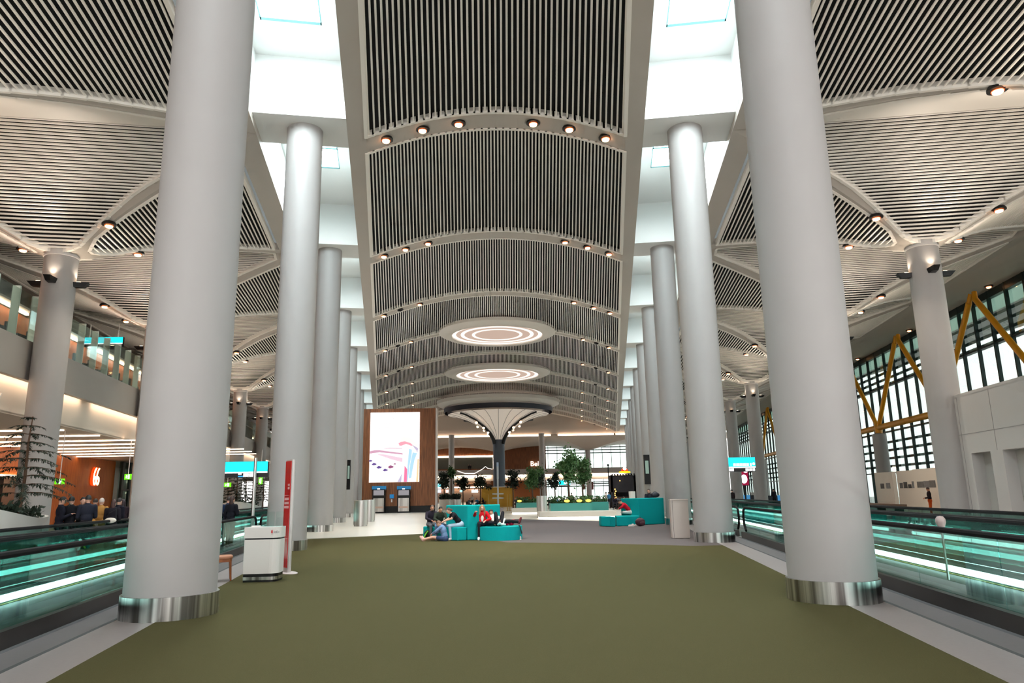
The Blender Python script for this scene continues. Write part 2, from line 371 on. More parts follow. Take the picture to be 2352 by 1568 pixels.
for sd in 'LR':
    for a, c, z, m, nm in ((0.0, .62, .006, STONE, 'pale stone strip beside the carpet'), (.62, .68, .007, GROOVE, 'dark joint between the stone strips'), (.68, 1.1, .006, STONE2, 'darker stone strip along the moving walkway'), (1.1, 1.2, .007, GROOVE, 'dark joint at the foot of the moving walkway')):
        e = 31.0 if (sd == 'L') else 160
        poly_floor('floor', [P(sd, S0, a), P(sd, S0, c), P(sd, e, c), P(sd, e, a)], z, m, nm + ' on the %s side' % SIDE[sd], thick=.006)

# ------------------------------------------------------------------ columns
ZT, RC, BAY, SC0 = 14.75, .629, 13.262, 11.3
def column(root_label, base, ztop, r=RC, ring=.32, group=None, name='column'):
    t = thing(name, root_label, 'column', base, group)
    b = MB(); b.lathe([(r, ring), (r, ztop)], ZERO, 48); b.build('shaft', PAINT, t, ZERO)
    b = MB(); b.lathe([(r + .035, 0.0), (r + .035, ring), (r - .01, ring)], ZERO, 48); b.build('base_ring', STEEL, t, ZERO)
    return t
s_of = {'L': [11.237 + BAY * k for k in range(11)], 'R': [11.4 + BAY * k for k in range(11)]}
for sd in 'LR':
    proto = None
    for k, s in enumerate(s_of[sd]):
        lab = 'round white column with steel foot, %s of the %s side row' % (ORD[k], SIDE[sd])
        if proto is None: proto = column(lab, P(sd, s, 0), ZT, group='concourse columns')
        else: dup(proto, P(sd, s, 0), 0, lab, 'concourse columns')

# ------------------------------------------------------------------ skylight troughs, beams and panes
T_IN, T_OUT, ZSK = -1.5, 1.68, 17.0
def trough(sd):
    b = MB()
    for t in (T_IN, T_OUT):     # side walls with thickness
        w = .12 if t > 0 else -.12; z_b = 14.75 if t > 0 else 15.15
        a, c = P(sd, S0, t), P(sd, S1, t); n = FR[sd][2] * w
        b.hexa([a + V(0, 0, z_b), c + V(0, 0, z_b), c + n + V(0, 0, z_b), a + n + V(0, 0, z_b), a + V(0, 0, ZSK + .4), c + V(0, 0, ZSK + .4), c + n + V(0, 0, ZSK + .4), a + n + V(0, 0, ZSK + .4)])
    # lid with an opening per bay
    ss = s_of[sd]; cuts = []
    for k in range(-1, len(ss)):
        mid = ss[0] + BAY * (k + .5); h = (1.15 if k >= 1 else 1.05) if k != 0 else 3.55
        cuts.append((mid - (3.3 if k >= 1 else h), mid + h))  # later openings lengthened at their hidden near end to brighten the trough
    o0, o1 = -.74, 1.22
    def lid(s0, s1, t0, t1): b.hexa([P(sd, s0, t0, ZSK), P(sd, s1, t0, ZSK), P(sd, s1, t1, ZSK), P(sd, s0, t1, ZSK), P(sd, s0, t0, ZSK + .3), P(sd, s1, t0, ZSK + .3), P(sd, s1, t1, ZSK + .3), P(sd, s0, t1, ZSK + .3)])
    lid(S0, S1, T_IN - .1, o0); lid(S0, S1, o1, T_OUT + .1)
    e = S0
    for a, c in cuts:
        if a > e: lid(e, a, o0, o1)
        e = c
    lid(e, S1, o0, o1)
    tag(b.build('ceiling', TROUGH, None, ZERO), 'bright white skylight trough above the columns on the %s side' % SIDE[sd], 'ceiling', kind='structure')
    for k, s in enumerate([ss[0] - BAY] + ss):
        b = MB(); q = []
        for z in (14.75, ZSK): q += [P(sd, s - 1.1, T_IN, z), P(sd, s + 1.1, T_IN, z), P(sd, s + 1.1, T_OUT, z), P(sd, s - 1.1, T_OUT, z)]
        b.hexa(q)
        tag(b.build('ceiling', TROUGH), ('white cross beam over the %s column on the %s side' % (ORD[k - 1], SIDE[sd])) if k else 'white cross beam behind the camera position on the %s side' % SIDE[sd], 'beam', 'skylight cross beams', 'structure')
    for k, (a, c) in enumerate(cuts):
        w = tag(thing('window_%d' % (k + 1), 'skylight opening with teal frame, %s in the %s side trough' % (ORD[k], SIDE[sd]), 'skylight', P(sd, (a + c) / 2, .24, ZSK), 'skylights', 'structure'))
        b = MB(); z = ZSK + .26; b.quad(P(sd, a, o0, z), P(sd, c, o0, z), P(sd, c, o1, z), P(sd, a, o1, z)); b.build('pane', SKYP, w)
        b = MB()
        for s0 in (a, c - .14) + ((c - 2.1,) if k >= 2 else ()): b.hexa([P(sd, s0, o0, ZSK - .01), P(sd, s0 + .14, o0, ZSK - .01), P(sd, s0 + .14, o1, ZSK - .01), P(sd, s0, o1, ZSK - .01), P(sd, s0, o0, ZSK + .25), P(sd, s0 + .14, o0, ZSK + .25), P(sd, s0 + .14, o1, ZSK + .25), P(sd, s0, o1, ZSK + .25)])
        for t0 in (o0, o1 - .04): b.hexa([P(sd, a, t0, ZSK - .01), P(sd, c, t0, ZSK - .01), P(sd, c, t0 + .04, ZSK - .01), P(sd, a, t0 + .04, ZSK - .01), P(sd, a, t0, ZSK + .25), P(sd, c, t0, ZSK + .25), P(sd, c, t0 + .04, ZSK + .25), P(sd, a, t0 + .04, ZSK + .25)])
        b.build('frame', mat('teal_frame', (112, 168, 172), .4), w)
for sd in 'LR': trough(sd)

# ------------------------------------------------------------------ central vault
YB = [11.9, 25.35, 38.95, 52.7, 66.2, 80.8, 94.4, 107.5, 121.0, 134.0, 147.0, 158.0]
def hw(Y): return HALF + SPLAY * Y - 2.17 / CA
def vz(x, Y): h = hw(Y); return 14.75 + .205 * h * max(0, 1 - (x / h) ** 2)
def vp(fx, Y, dz=0.0): h = hw(Y); return Vector((CX0 + fx * h, Y, 14.75 + .205 * h * (1 - fx * fx) + dz))
vault = MB(); NX = 36
for i, Yb in enumerate(YB + [-2.0]):
    y0, y1 = (Yb - .62, Yb + .62) if i < len(YB) else (-9, -1.4)
    for k in range(NX):
        f0, f1 = -1 + 2 * k / NX, -1 + 2 * (k + 1) / NX
        vault.hexa([vp(f0, y0), vp(f1, y0), vp(f1, y1), vp(f0, y1), vp(f0, y0, .35), vp(f1, y0, .35), vp(f1, y1, .35), vp(f0, y1, .35)])
for sd in 'LR':
    a = [P(sd, S0, -2.17, 14.75), P(sd, 160, -2.17, 14.75), P(sd, 160, T_IN - .002, 14.75), P(sd, S0, T_IN - .002, 14.75)]
    vault.hexa(a + [v + V(0, 0, .4) for v in a])
vroot = tag(vault.build('ceiling', SOFFIT, None, ZERO), 'long shallow vaulted ceiling of slatted panels over the olive carpet', 'ceiling', kind='structure')
def panel_frame(b, loop, w=.13):
    n = len(loop); c = sum((Vector(p) for p in loop), Vector()) / n
    for i in range(n):
        p, q = Vector(loop[i]), Vector(loop[(i + 1) % n])
        d = (q - p); d.z = 0
        if d.length < 1e-6: continue
        nn = Vector((-d.y, d.x, 0)).normalized()
        b.bar(p - d.normalized() * w * .3, q + d.normalized() * w * .3, nn, w, -.045, .22)
for i in range(-1, len(YB) - 1):
    y0, y1 = (YB[i] + .66 if i >= 0 else -1.3), YB[i + 1] - .66
    n = int(2 * hw((y0 + y1) / 2) / .163); b = MB(); 
    for k in range(n):
        f = -1 + 2 * (k + .5) / n; b.bar(vp(f, y0), vp(f, y1), (1, 0, 0), .062, .02, .065)
    b.build('slat_panel', SLAT, vroot, ZERO)
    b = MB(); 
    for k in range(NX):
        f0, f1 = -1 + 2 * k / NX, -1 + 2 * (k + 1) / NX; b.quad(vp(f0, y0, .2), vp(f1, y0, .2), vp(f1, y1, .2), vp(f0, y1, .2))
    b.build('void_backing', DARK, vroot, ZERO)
    b = MB(); panel_frame(b, [vp(-1 + 2 * k / NX, y0) for k in range(NX + 1)] + [vp(1 - 2 * k / NX, y1) for k in range(NX + 1)]); b.build('panel_frame', SLAT, vroot, ZERO)

# ------------------------------------------------------------------ side vaults: groin vaults springing from the outer columns
TO, ZS, RISE, USPAN = 10.37, 11.62, 2.95, 8.69
TAB = [(0, 0), (.06, .04), (.12, .10), (.25, .30), (.32, .40), (.5, .60), (.73, .78), (.9, .90), (1.0, .97), (1.15, 1.0)]
def fprof(u):
    for (a, x), (c, y) in zip(TAB, TAB[1:]):
        if u <= c: return x + (y - x) * (u - a) / (c - a)
    return 1.0
TABF = [fprof(i / 60 * 1.2) for i in range(61)]
for _ in range(6): TABF = [TABF[0]] + [(TABF[i - 1] + 2 * TABF[i] + TABF[i + 1]) / 4 for i in range(1, 60)] + [TABF[60]]
def prof(u):
    x = min(max(u, 0), 1.199) / 1.2 * 60; i = int(x); return TABF[i] + (TABF[min(i + 1, 60)] - TABF[i]) * (x - i)
def Bz(dt): return ZS + RISE * prof(abs(dt) / USPAN)
SH = BAY / 2
def Az(ds): return ZS + RISE * prof(abs(ds) / SH)
def wT(dt): return max(0.0, (.715 * dt - .12) * min(1.0, max(0.0, (dt - 1.06) / .55)) ** .5)      # half width of a panel along the row
def wP(ds): return min(7.5, max(0.0, (1.1 * ds + .08 + .14 * max(0.0, ds - 3) ** 1.5) * min(1.0, max(0.0, (ds - .36) / .4)) ** .5))
def side_vault(sd):
    sos = [17.78 + BAY * k for k in range(-1, 10)]
    so = MB(); NS = 44
    root = None; slatT = []; parts = []
    def pt(s, dt, z): return P(sd, s, TO - dt, z)
    def thick(a, c, d, e): so.hexa([a, c, d, e] + [v + V(0, 0, .36) for v in (a, c, d, e)])
    for s0 in sos:
        for qs in (-1, 1):
            for qt in (-1, 1):
                # T half: between panel edge and groin
                for i in range(NS):
                    u0, u1 = i / NS, (i + 1) / NS; r = []
                    for u in (u0, u1):
                        g = SH * u; ins = wT(u * USPAN) if u < .9 else 0
                        r.append((u * USPAN, min(ins, g), g))
                    z0, z1 = Bz(r[0][0]), Bz(r[1][0])
                    if u0 >= .9: r[0] = (r[0][0], 0, r[0][2]); 
                    elif u1 >= .9: r[1] = (r[1][0], wT(u1 * USPAN), r[1][2])
                    q = [pt(s0 + qs * r[0][1], qt * r[0][0], z0), pt(s0 + qs * r[0][2], qt * r[0][0], z0), pt(s0 + qs * r[1][2], qt * r[1][0], z1), pt(s0 + qs * r[1][1], qt * r[1][0], z1)]
                    thick(*q)
                # P half: between panel edge and groin, out to mid bay
                for i in range(NS):
                    d0, d1 = 6.631 * i / NS, 6.631 * (i + 1) / NS; r = []
                    for d in (d0, d1):
                        g = USPAN * d / SH; ins = min(wP(d), g); r.append((d, ins, g))
                    z0, z1 = Az(d0), Az(d1)
                    thick(pt(s0 + qs * d0, qt * r[0][1], z0), pt(s0 + qs * d0, qt * r[0][2], z0), pt(s0 + qs * d1, qt * r[1][2], z1), pt(s0 + qs * d1, qt * r[1][1], z1))
    o = so.build('ceiling', SOFFIT, None, ZERO)
    tag(o, 'row of slatted groin vaults carried by the outer columns on the %s side' % SIDE[sd], 'ceiling', kind='structure')
    for s0 in sos:
        for qt in (-1, 1):      # T panels: slats along the row
            b, k, f = MB(), MB(), MB(); dt = 1.1; rows = []
            while dt < 7.82:
                w = wT(dt)
                if w > .1:
                    z = Bz(dt); b.bar(pt(s0 - w, qt * dt, z), pt(s0 + w, qt * dt, z), FR[sd][2], .056, .02, .065); rows.append((dt, w, z))
                dt += .168
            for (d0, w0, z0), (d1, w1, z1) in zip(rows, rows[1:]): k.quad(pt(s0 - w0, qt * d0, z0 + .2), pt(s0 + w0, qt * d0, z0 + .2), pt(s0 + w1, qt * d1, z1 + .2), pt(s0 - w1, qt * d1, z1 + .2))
            rs = rows[:4] + rows[5::3] + rows[-1:]; lp = [pt(s0 - w, qt * d, z) for d, w, z in rs] + [pt(s0 + w, qt * d, z) for d, w, z in reversed(rs)]
            panel_frame(f, lp)
            b.build('slat_panel', SLAT, o, ZERO); k.build('void_backing', DARK, o, ZERO); f.build('panel_frame', SLAT, o, ZERO)
    for s0 in sos[:-1]:         # P panels: slats across, from column to column
        b, k, f = MB(), MB(), MB(); ds = .4; rows = []
        while ds < BAY - .39:
            d = min(ds, BAY - ds); w = wP(d)
            if w > .1:
                z = Az(d); b.bar(pt(s0 + ds, -w, z), pt(s0 + ds, w, z), FR[sd][1], .08, .02, .075); rows.append((ds, w, z))
            ds += .165
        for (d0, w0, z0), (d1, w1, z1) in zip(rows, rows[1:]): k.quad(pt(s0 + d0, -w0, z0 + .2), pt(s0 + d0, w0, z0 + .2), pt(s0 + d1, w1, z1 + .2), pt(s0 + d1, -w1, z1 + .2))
        rr = rows[:4] + rows[5:-5:3] + rows[-4:]
        panel_frame(f, [pt(s0 + d, -w, z) for d, w, z in rr] + [pt(s0 + d, w, z) for d, w, z in reversed(rr)])
        b.build('slat_panel', SLAT, o, ZERO); k.build('void_backing', DARK, o, ZERO); f.build('panel_frame', SLAT, o, ZERO)
    # fascia closing the vault towards the trough, and the flat ceiling outside
    b = MB(); t1 = TO + USPAN; n = FR[sd][2]
    zz = Bz(USPAN)
    a, c = P(sd, S0, t1 - .05, zz), P(sd, S1, t1 - .05, zz); a2, c2 = P(sd, S0, 24.2, 14.75), P(sd, S1, 24.2, 14.75)
    b.hexa([a, c, c2, a2, a + V(0, 0, .3), c + V(0, 0, .3), c2 + V(0, 0, .3), a2 + V(0, 0, .3)])
    tag(b.build('ceiling', SOFFIT, None, ZERO), 'flat white ceiling strip outside the groin vaults on the %s side' % SIDE[sd], 'ceiling', kind='structure')
for sd in 'LR': side_vault(sd)
b = MB(); b.box((0, 100, 24), (150, 225, .3)); tag(b.build('ceiling', mat('light_block_slab', (120, 118, 116), .8)), 'unseen roof slab added above the vaults to block sky light', 'roof', kind='structure')  # unseen slab added to keep sky light from leaking in above

# ------------------------------------------------------------------ outer columns with uplights
def outer_column(sd, k, s):
    t = thing('column', 'round white column with black uplights, %s of the outer row, %s side' % (ORD[k], SIDE[sd]), 'column', P(sd, s, TO), 'outer columns')
    b = MB(); b.lathe([(RC, .3), (RC, 11.6)], ZERO, 40); b.build('shaft', PAINT, t, ZERO); b = MB(); b.lathe([(RC - .03, 11.6), (RC + .03, 11.62), (RC + .03, 11.68), (RC - .03, 11.7), (RC - .03, 11.95)], ZERO, 40); b.build('lip_ring', GREYW, t, ZERO)  # second lathe is a small grey lip at the column top
    b = MB(); b.lathe([(RC + .03, 0), (RC + .03, .3), (RC - .01, .3)], ZERO, 40); b.build('base_ring', STEEL, t, ZERO)
    for j in range(4):
        aa = j * PI / 2 + head_of(sd)
        d = V(math.cos(aa), math.sin(aa), 0); e = V(-d.y, d.x, 0); b = MB(); q = []
        for z, w, r0, r1 in ((10.38, .14, RC - .05, RC + .36), (10.58, .19, RC - .05, RC + .54)):
            q += [d * r0 - e * w + V(0, 0, z), d * r0 + e * w + V(0, 0, z), d * r1 + e * w * .7 + V(0, 0, z), d * r1 - e * w * .7 + V(0, 0, z)]
        b.hexa(q); h = b.build('uplight', BLACKM, t, ZERO)
        b = MB(); c = d * (RC + .14) + V(0, 0, 10.605); b.box(c, (.16, .16, .02), aa); b.build('lens', WARM, h, ZERO)
    return t
n_out = {}
for sd in 'LR':
    for k in range(9): outer_column(sd, k, 31.04 + BAY * k)
# ------------------------------------------------------------------ moving walkways
def walkway(sd, s0, s1, t0, label, lights=True, nglass=2.2):
    t = thing('moving_walkway', label, 'moving walkway', P(sd, s0, t0), 'moving walkways')
    ta, tb = t0 + .12, t0 + 2.0       # the two balustrade glass planes
    b = MB()
    def slab(ts, te, z0, z1, m=0, a=s0, c=s1): b.hexa([P(sd, a, ts, z0), P(sd, c, ts, z0), P(sd, c, te, z0), P(sd, a, te, z0), P(sd, a, ts, z1), P(sd, c, ts, z1), P(sd, c, te, z1), P(sd, a, te, z1)], m)
    slab(t0, t0 + .1, 0, .21); slab(tb + .06, tb + .14, 0, .21); slab(s0 * 0 + t0, tb + .14, -.05, .01)
    b.build('skirt', DSTEEL, t)
    b = MB(); slab(t0 + .1, t0 + .42, .0, .2); slab(tb - .26, tb + .06, 0, .2)
    b.build('deck', mat('walkway_deck', (120, 134, 130), .3, .7), t)
    b = MB(); slab(t0 + .42, tb - .26, 0, .05); b.build('tread_belt', mat('walkway_belt', (62, 66, 66), .5, .3, noise=.2, nscale=6), t)
    b = MB(); slab(t0 + .42, t0 + .45, .05, .062); slab(tb - .29, tb - .26, .05, .062); b.build('safety_line', mat('yellow_line', (150, 140, 40), .5), t)
    n = max(1, int((s1 - s0) / nglass)); 
    for tt in (ta, tb):
        for i in range(n):
            a = s0 + .3 + (s1 - s0 - .6) * i / n + .01; c = s0 + .3 + (s1 - s0 - .6) * (i + 1) / n - .01
            b = MB(); slab(tt - .006, tt + .006, .2, 1.0, 0, a, c); b.build('glass_panel', TEALGL, t)
        b = MB(); pts = [P(sd, s0 + .35, tt, .25), P(sd, s0 + .05, tt, .45), P(sd, s0 - .02, tt, .7), P(sd, s0 + .1, tt, .95), P(sd, s0 + .4, tt, 1.04)]
        k = 14; pts += [P(sd, s0 + .4 + (s1 - s0 - .8) * i / k, tt, 1.04) for i in range(1, k)]
        pts += [P(sd, s1 - .4, tt, 1.04), P(sd, s1 - .1, tt, .95), P(sd, s1 + .02, tt, .7), P(sd, s1 - .05, tt, .45), P(sd, s1 - .35, tt, .25)]
        b.tube(pts, .042, 8); b.build('handrail', BLACK, t)
    b = MB(); slab(tb - .3, tb - .24, .1, .2, 0, s0 + .6, s1 - .6); b.build('light_strip', COOL, t)
    b = MB(); slab(ta + .05, ta + .09, .12, .18, 0, s0 + .6, s1 - .6); b.build('light_strip', COOL, t)
    return t
for sd in 'LR':
    for j, (a, c) in enumerate(((-6.0, 26.6), (27.6, 70.0))):
        w = ('near stretch' if j == 0 else 'far stretch')
        walkway(sd, a, c, 1.18, 'glass sided moving walkway next to the carpet on the %s side, %s' % (SIDE[sd], w), nglass=2.4)
        walkway(sd, a, c, 3.36, 'glass sided moving walkway away from the carpet on the %s side, %s' % (SIDE[sd], w), nglass=2.4)
pp = fl(2183, 1362); t = thing('sensor_post', 'slim steel post with round knob beside the moving walkway on the window side', 'post', (pp.x, pp.y, .2))
b = MB(); b.tube([V(0, 0, 0), V(0, 0, .78)], .018, 10); b.build('post', STEEL, t, ZERO)
b = MB(); b.lathe([(.02, .74), (.05, .8), (.075, .88), (.07, .93), (.045, .965), (0, .975)], ZERO, 20); b.build('knob', mat('pink_grey_knob', (176, 158, 154), .4), t, ZERO)

# ------------------------------------------------------------------ window side: facade, braces, box room, exhibition boards
TW = 22.5
BLIND = bpy.data.materials.new('pale_green_blind'); BLIND.use_nodes = True; _n = BLIND.node_tree; _n.nodes.remove(_n.nodes['Principled BSDF']); _t = _n.nodes.new('ShaderNodeBsdfTranslucent'); _t.inputs[0].default_value = (.8, .95, .88, 1); _n.links.new(_t.outputs[0], _n.nodes['Material Output'].inputs[0])
def fac():
    bays = 11
    for k in range(bays):
        s0 = 10 + BAY * k; s1 = s0 + BAY
        w = tag(thing('window_%d' % (20 + k), 'bay of the tall glass facade with dark fins, %s along the window side' % ORD[k], 'window', P('R', s0, TW), 'facade bays', 'structure'))
        b = MB(); q = []
        b.hexa([P('R', s0, TW + .3, 0), P('R', s1, TW + .3, 0), P('R', s1, TW + .33, 0), P('R', s0, TW + .33, 0), P('R', s0, TW + .3, 14.7), P('R', s1, TW + .3, 14.7), P('R', s1, TW + .33, 14.7), P('R', s0, TW + .33, 14.7)])
        b.build('glass', FACGL, w)
        b = MB(); n = 6
        for i in range(n):
            s = s0 + (s1 - s0) * (i + .5) / n
            b.hexa([P('R', s - .08, TW + .08, 0), P('R', s + .08, TW + .08, 0), P('R', s + .08, TW + .3, 0), P('R', s - .08, TW + .3, 0), P('R', s - .08, TW + .08, 14.7), P('R', s + .08, TW + .08, 14.7), P('R', s + .08, TW + .3, 14.7), P('R', s - .08, TW + .3, 14.7)])
        b.build('mullion', MULL, w)
        b = MB()
        for z, h in ((11.05, .12), (6.85, .1), (3.05, .1), (14.4, .5)):
            b.hexa([P('R', s0, TW + .1, z - h / 2), P('R', s1, TW + .1, z - h / 2), P('R', s1, TW + .5, z - h / 2), P('R', s0, TW + .5, z - h / 2), P('R', s0, TW + .1, z + h / 2), P('R', s1, TW + .1, z + h / 2), P('R', s1, TW + .5, z + h / 2), P('R', s0, TW + .5, z + h / 2)])
        b.build('transom', MULL, w)
        b = MB()
        for z in (13.0, 12.4, 11.8, 11.25, 5.9, 5.15, 4.4, 3.65):
            b.hexa([P('R', s0, TW + .4, z - .11), P('R', s1, TW + .4, z - .11), P('R', s1, TW + .52, z - .1), P('R', s0, TW + .52, z - .1), P('R', s0, TW + .4, z + .11), P('R', s1, TW + .4, z + .11), P('R', s1, TW + .52, z + .12), P('R', s0, TW + .52, z + .12)])
        b.build('louvre', LOUV, w)
        b = MB(); b.hexa([P('R', s0, TW + .45, 13.25), P('R', s1, TW + .45, 13.25), P('R', s1, TW + .5, 13.25), P('R', s0, TW + .5, 13.25), P('R', s0, TW + .45, 14.7), P('R', s1, TW + .45, 14.7), P('R', s1, TW + .5, 14.7), P('R', s0, TW + .5, 14.7)])
        b.build('blind', BLIND, w)
fac()
TB = 21.0
for k in range(8):
    sn = 29.68 + BAY * k
    t = thing('steel_brace', 'yellow tubular V brace with horizontal tube standing on a short column, %s along the facade' % ORD[k], 'steel brace', P('R', sn, TB, 6.5), 'yellow braces')
    b = MB(); b.tube([P('R', sn - BAY / 2 + .01, TB, 7.05), P('R', sn + BAY / 2 - .01, TB, 7.05)], .26, 14); b.build('horizontal_tube', YELLOW, t)
    for q in (-1, 1):
        b = MB(); b.tube([P('R', sn + q * .1, TB, 7.1), P('R', sn + q * (BAY / 2 - .45), TB, 13.7)], .19, 12); b.tube([P('R', sn + q * (BAY / 2 - .45), TB, 13.66), P('R', sn + q * (BAY / 2 - .22), TB + .1, 14.25)], .17, 10); b.build('leg', YELLOW, t)
    b = MB(); b.lathe([(.3, -.46), (.34, 0), (.34, .28), (0, .34)], P('R', sn, TB, 7.0), 16); b.build('node', YELLOW, t)
    c = thing('column', 'short white column carrying a yellow brace, %s along the facade' % ORD[k], 'column', P('R', sn, TB), 'short brace columns')
    b = MB(); b.lathe([(.6, 0), (.6, 6.42), (.5, 6.5)], ZERO, 32); b.build('shaft', PAINT, c, ZERO)

# box room with recessed doors on the window side
tbx, sA, sB, zr = 10.5, 8.0, 31.25, 5.12
def wallbox(b, s0, s1, t0, t1, z0, z1, sd='R', mi=0): b.hexa([P(sd, s0, t0, z0), P(sd, s1, t0, z0), P(sd, s1, t1, z0), P(sd, s0, t1, z0), P(sd, s0, t0, z1), P(sd, s1, t0, z1), P(sd, s1, t1, z1), P(sd, s0, t1, z1)], mi)
b = MB(); doors = [(28.22, 29.66), (24.3, 27.36)]
e = sA
for a, c in sorted(doors): wallbox(b, e, a, tbx, tbx + .5, 0, zr); wallbox(b, a, c, tbx, tbx + .5, 2.88, zr); e = c
wallbox(b, e, sB, tbx, tbx + .5, 0, zr); wallbox(b, sB - .3, sB, tbx + .5, 19.5, 0, zr); wallbox(b, sA, sB, tbx, 19.5, zr - .05, zr + .1); wallbox(b, sA, sA + .3, tbx + .5, 19.5, 0, zr)
tag(b.build('wall_right', GREYW), 'pale grey panelled box room wall on the window side', 'wall', kind='structure')
b = MB()
for z in (3.62,): wallbox(b, sA, sB, tbx - .008, tbx + .01, z, z + .02)
for s in (9.9, 12.3, 14.7, 17.1, 19.5, 21.9, 23.9, 27.7, 30.2): wallbox(b, s, s + .02, tbx - .008, tbx + .01, 2.9 if 24 < s < 30 else 0, zr)
tag(b.build('trim_1', mat('grey_joint', (150, 146, 144), .6)), 'thin grey joints between the panels of the box room', 'panel joints', kind='structure')
for i, (a, c) in enumerate(doors):
    d = tag(thing('door_%d' % (i + 1), ['narrow pale grey double door recessed in the box room wall', 'wide pale grey door recessed in the box room wall'][i], 'door', P('R', (a + c) / 2, tbx + .4), kind='structure'))
    b = MB(); wallbox(b, a, c, tbx + .42, tbx + .5, 0, 2.88); b.build('leaf', mat('door_grey', (186, 184, 180), .45), d)
    b = MB(); mid = a + (c - a) * (.58 if i == 0 else .5); wallbox(b, mid - .012, mid + .012, tbx + .4, tbx + .43, 0, 2.86); b.build('door_joint', GROOVE, d)
    b = MB(); b.tube([P('R', mid - .12, tbx + .41, 1.0), P('R', mid - .12, tbx + .34, 1.0), P('R', mid - .25, tbx + .34, 1.0)], .014, 8); b.build('door_handle', STEEL, d)
t = thing('security_camera', 'small white dome security camera on the box room wall', 'camera', P('R', 30.55, tbx, 3.12))
b = MB(); wallbox(b, 30.5, 30.6, tbx - .14, tbx, 3.1, 3.2); b.build('bracket', WHITE, t)
b = MB(); b.ball(P('R', 30.55, tbx - .16, 3.1), (.09, .09, .1), 14); b.build('dome', mat('camera_dome', (120, 116, 114), .25), t)
def board(s0, s1, t0, label, pics, zt=2.72):
    t = thing('display_board', label, 'display board', P('R', (s0 + s1) / 2, t0), 'exhibition boards')
    b = MB(); wallbox(b, s0, s1, t0, t0 + .25, 0, zt); b.build('panel', mat('bright_cream', (248, 234, 220), .6), t)
    r = random.Random(int(s0 * 10))
    for a, c, z0, z1 in pics:
        g = [r.randint(70, 150) for _ in range(2)]
        b = MB(); w = (s1 - s0); wallbox(b, s1 - w * a, s1 - w * c, t0 - .012, t0, z0, z1)
        b.build('picture', mat('grey_picture_%d' % (g[0] // 20), (g[0], g[0] - 6, g[0] - 8), .5, noise=.6, nscale=7), t)
board(43.4, 47.3, 15.0, 'cream exhibition board with small grey pictures and a heading, beside the white outer column', [(.12, .36, 1.62, 1.98), (.37, .56, 1.62, 2.0), (.57, .78, 1.62, 2.02), (.86, 1.0, 1.62, 1.98)])
board(47.8, 51.6, 15.6, 'cream exhibition board with five grey pictures in the middle of the board row', [(.1, .24, 1.6, 1.95), (.27, .43, 1.6, 2.0), (.46, .6, 1.6, 1.84), (.63, .78, 1.6, 2.02), (.82, .97, 1.6, 2.05)])
board(52.4, 55.8, 15.6, 'cream exhibition board with two grey pictures partly behind the big white column', [(.3, .5, 1.6, 1.95), (.62, .84, 1.6, 1.98)])
t = thing('bench', 'long brown bench in front of the exhibition boards', 'bench', P('R', 51, 13.6))
b = MB(); wallbox(b, 46.4, 56, 13.5, 14.1, .52, .66); b.build('seat', mat('brown_bench', (120, 98, 84), .6), t)
for s in (46.8, 49.8, 52.8, 55.5): b = MB(); wallbox(b, s, s + .1, 13.55, 14.05, 0, .52); b.build('leg', BLACKM, t)
# gate counters far along the window side
for i, (px, Y, lab) in enumerate(((1716, 88, 'dark gate counter with blue screen between the outer columns'), (1781, 74, 'dark gate counter with blue screen beside the big white column'))):
    p = fl(px, 1150 - i); p = dp(px, 1140, Y); x = p.x
    t = thing('gate_counter', lab, 'gate counter', (x, Y, 0), 'gate counters')
    b = MB(); b.box((0, 0, .55), (2.1, .8, 1.1)); b.build('desk', mat('counter_grey', (52, 56, 66), .5), t, ZERO)
    b = MB(); b.box((-.25 + .75 * i, -.44, .85), (.9, .06, .55)); b.build('screen', emis('blue_screen', (70, 140, 190), .7), t, ZERO)
    b = MB(); b.box((.7, 0, 1.25), (.5, .1, .35)); b.build('monitor', WHITE, t, ZERO)
p = dp(1709, 1097, 84); t = thing('advertising_screen', 'bright pink and white advertising screen near the facade', 'screen', (p.x, 84, 2.2))
b = MB(); b.box((0, 0, 1.25), (1.05, .15, 2.5)); b.box((0, 0, -1.1), (.15, .1, 2.2)); b.build('housing', BLACKM, t, ZERO)
b = MB(); b.box((0, -.09, 1.2), (.95, .02, 2.3)); b.build('display', emis('pink_dark', (150, 20, 60), .8), t, ZERO)
b = MB(); b.ball((-.05, -.1, .75), (.38, .02, .5), 16); b.ball((-.2, -.1, 2.0), (.22, .02, .25), 14); b.ball((.2, -.1, 1.65), (.25, .02, .2), 14); b.build('display_motif', emis('white_pink', (255, 236, 244), 2.5), t, ZERO)

# ------------------------------------------------------------------ shop side: mezzanine, shops, upper floor
TM = 11.05
b = MB(); wallbox(b, 8, 150, TM, TM + .25, 6.45, 8.02, 'L'); wallbox(b, 8, 150, TM + .25, 24, 7.6, 8.0, 'L')
tag(b.build('wall_left', FASCIA), 'grey mezzanine fascia and upper floor on the shop side', 'fascia', kind='structure')
b = MB(); wallbox(b, 8, 150, TM + .55, TM + .75, 5.12, 7.6, 'L'); wallbox(b, 8, 150, TM + .55, 24, 5.1, 5.2, 'L')
tag(b.build('wall_left', CREAM), 'cream lower fascia under the mezzanine lit by a warm cove', 'fascia', kind='structure')
for k in range(9):
    s0 = 17.8 + BAY * k
    b = MB(); wallbox(b, s0 - BAY / 2 + 1.3, s0 + BAY / 2 - .1, TM + .27, TM + .33, 6.5, 6.54, 'L')
    tag(b.build('cove_light', emis('cove_glow', (255, 220, 186), 16)), 'warm white cove light under the mezzanine edge, %s bay of the shop side' % ORD[k], 'cove light', 'cove lights')
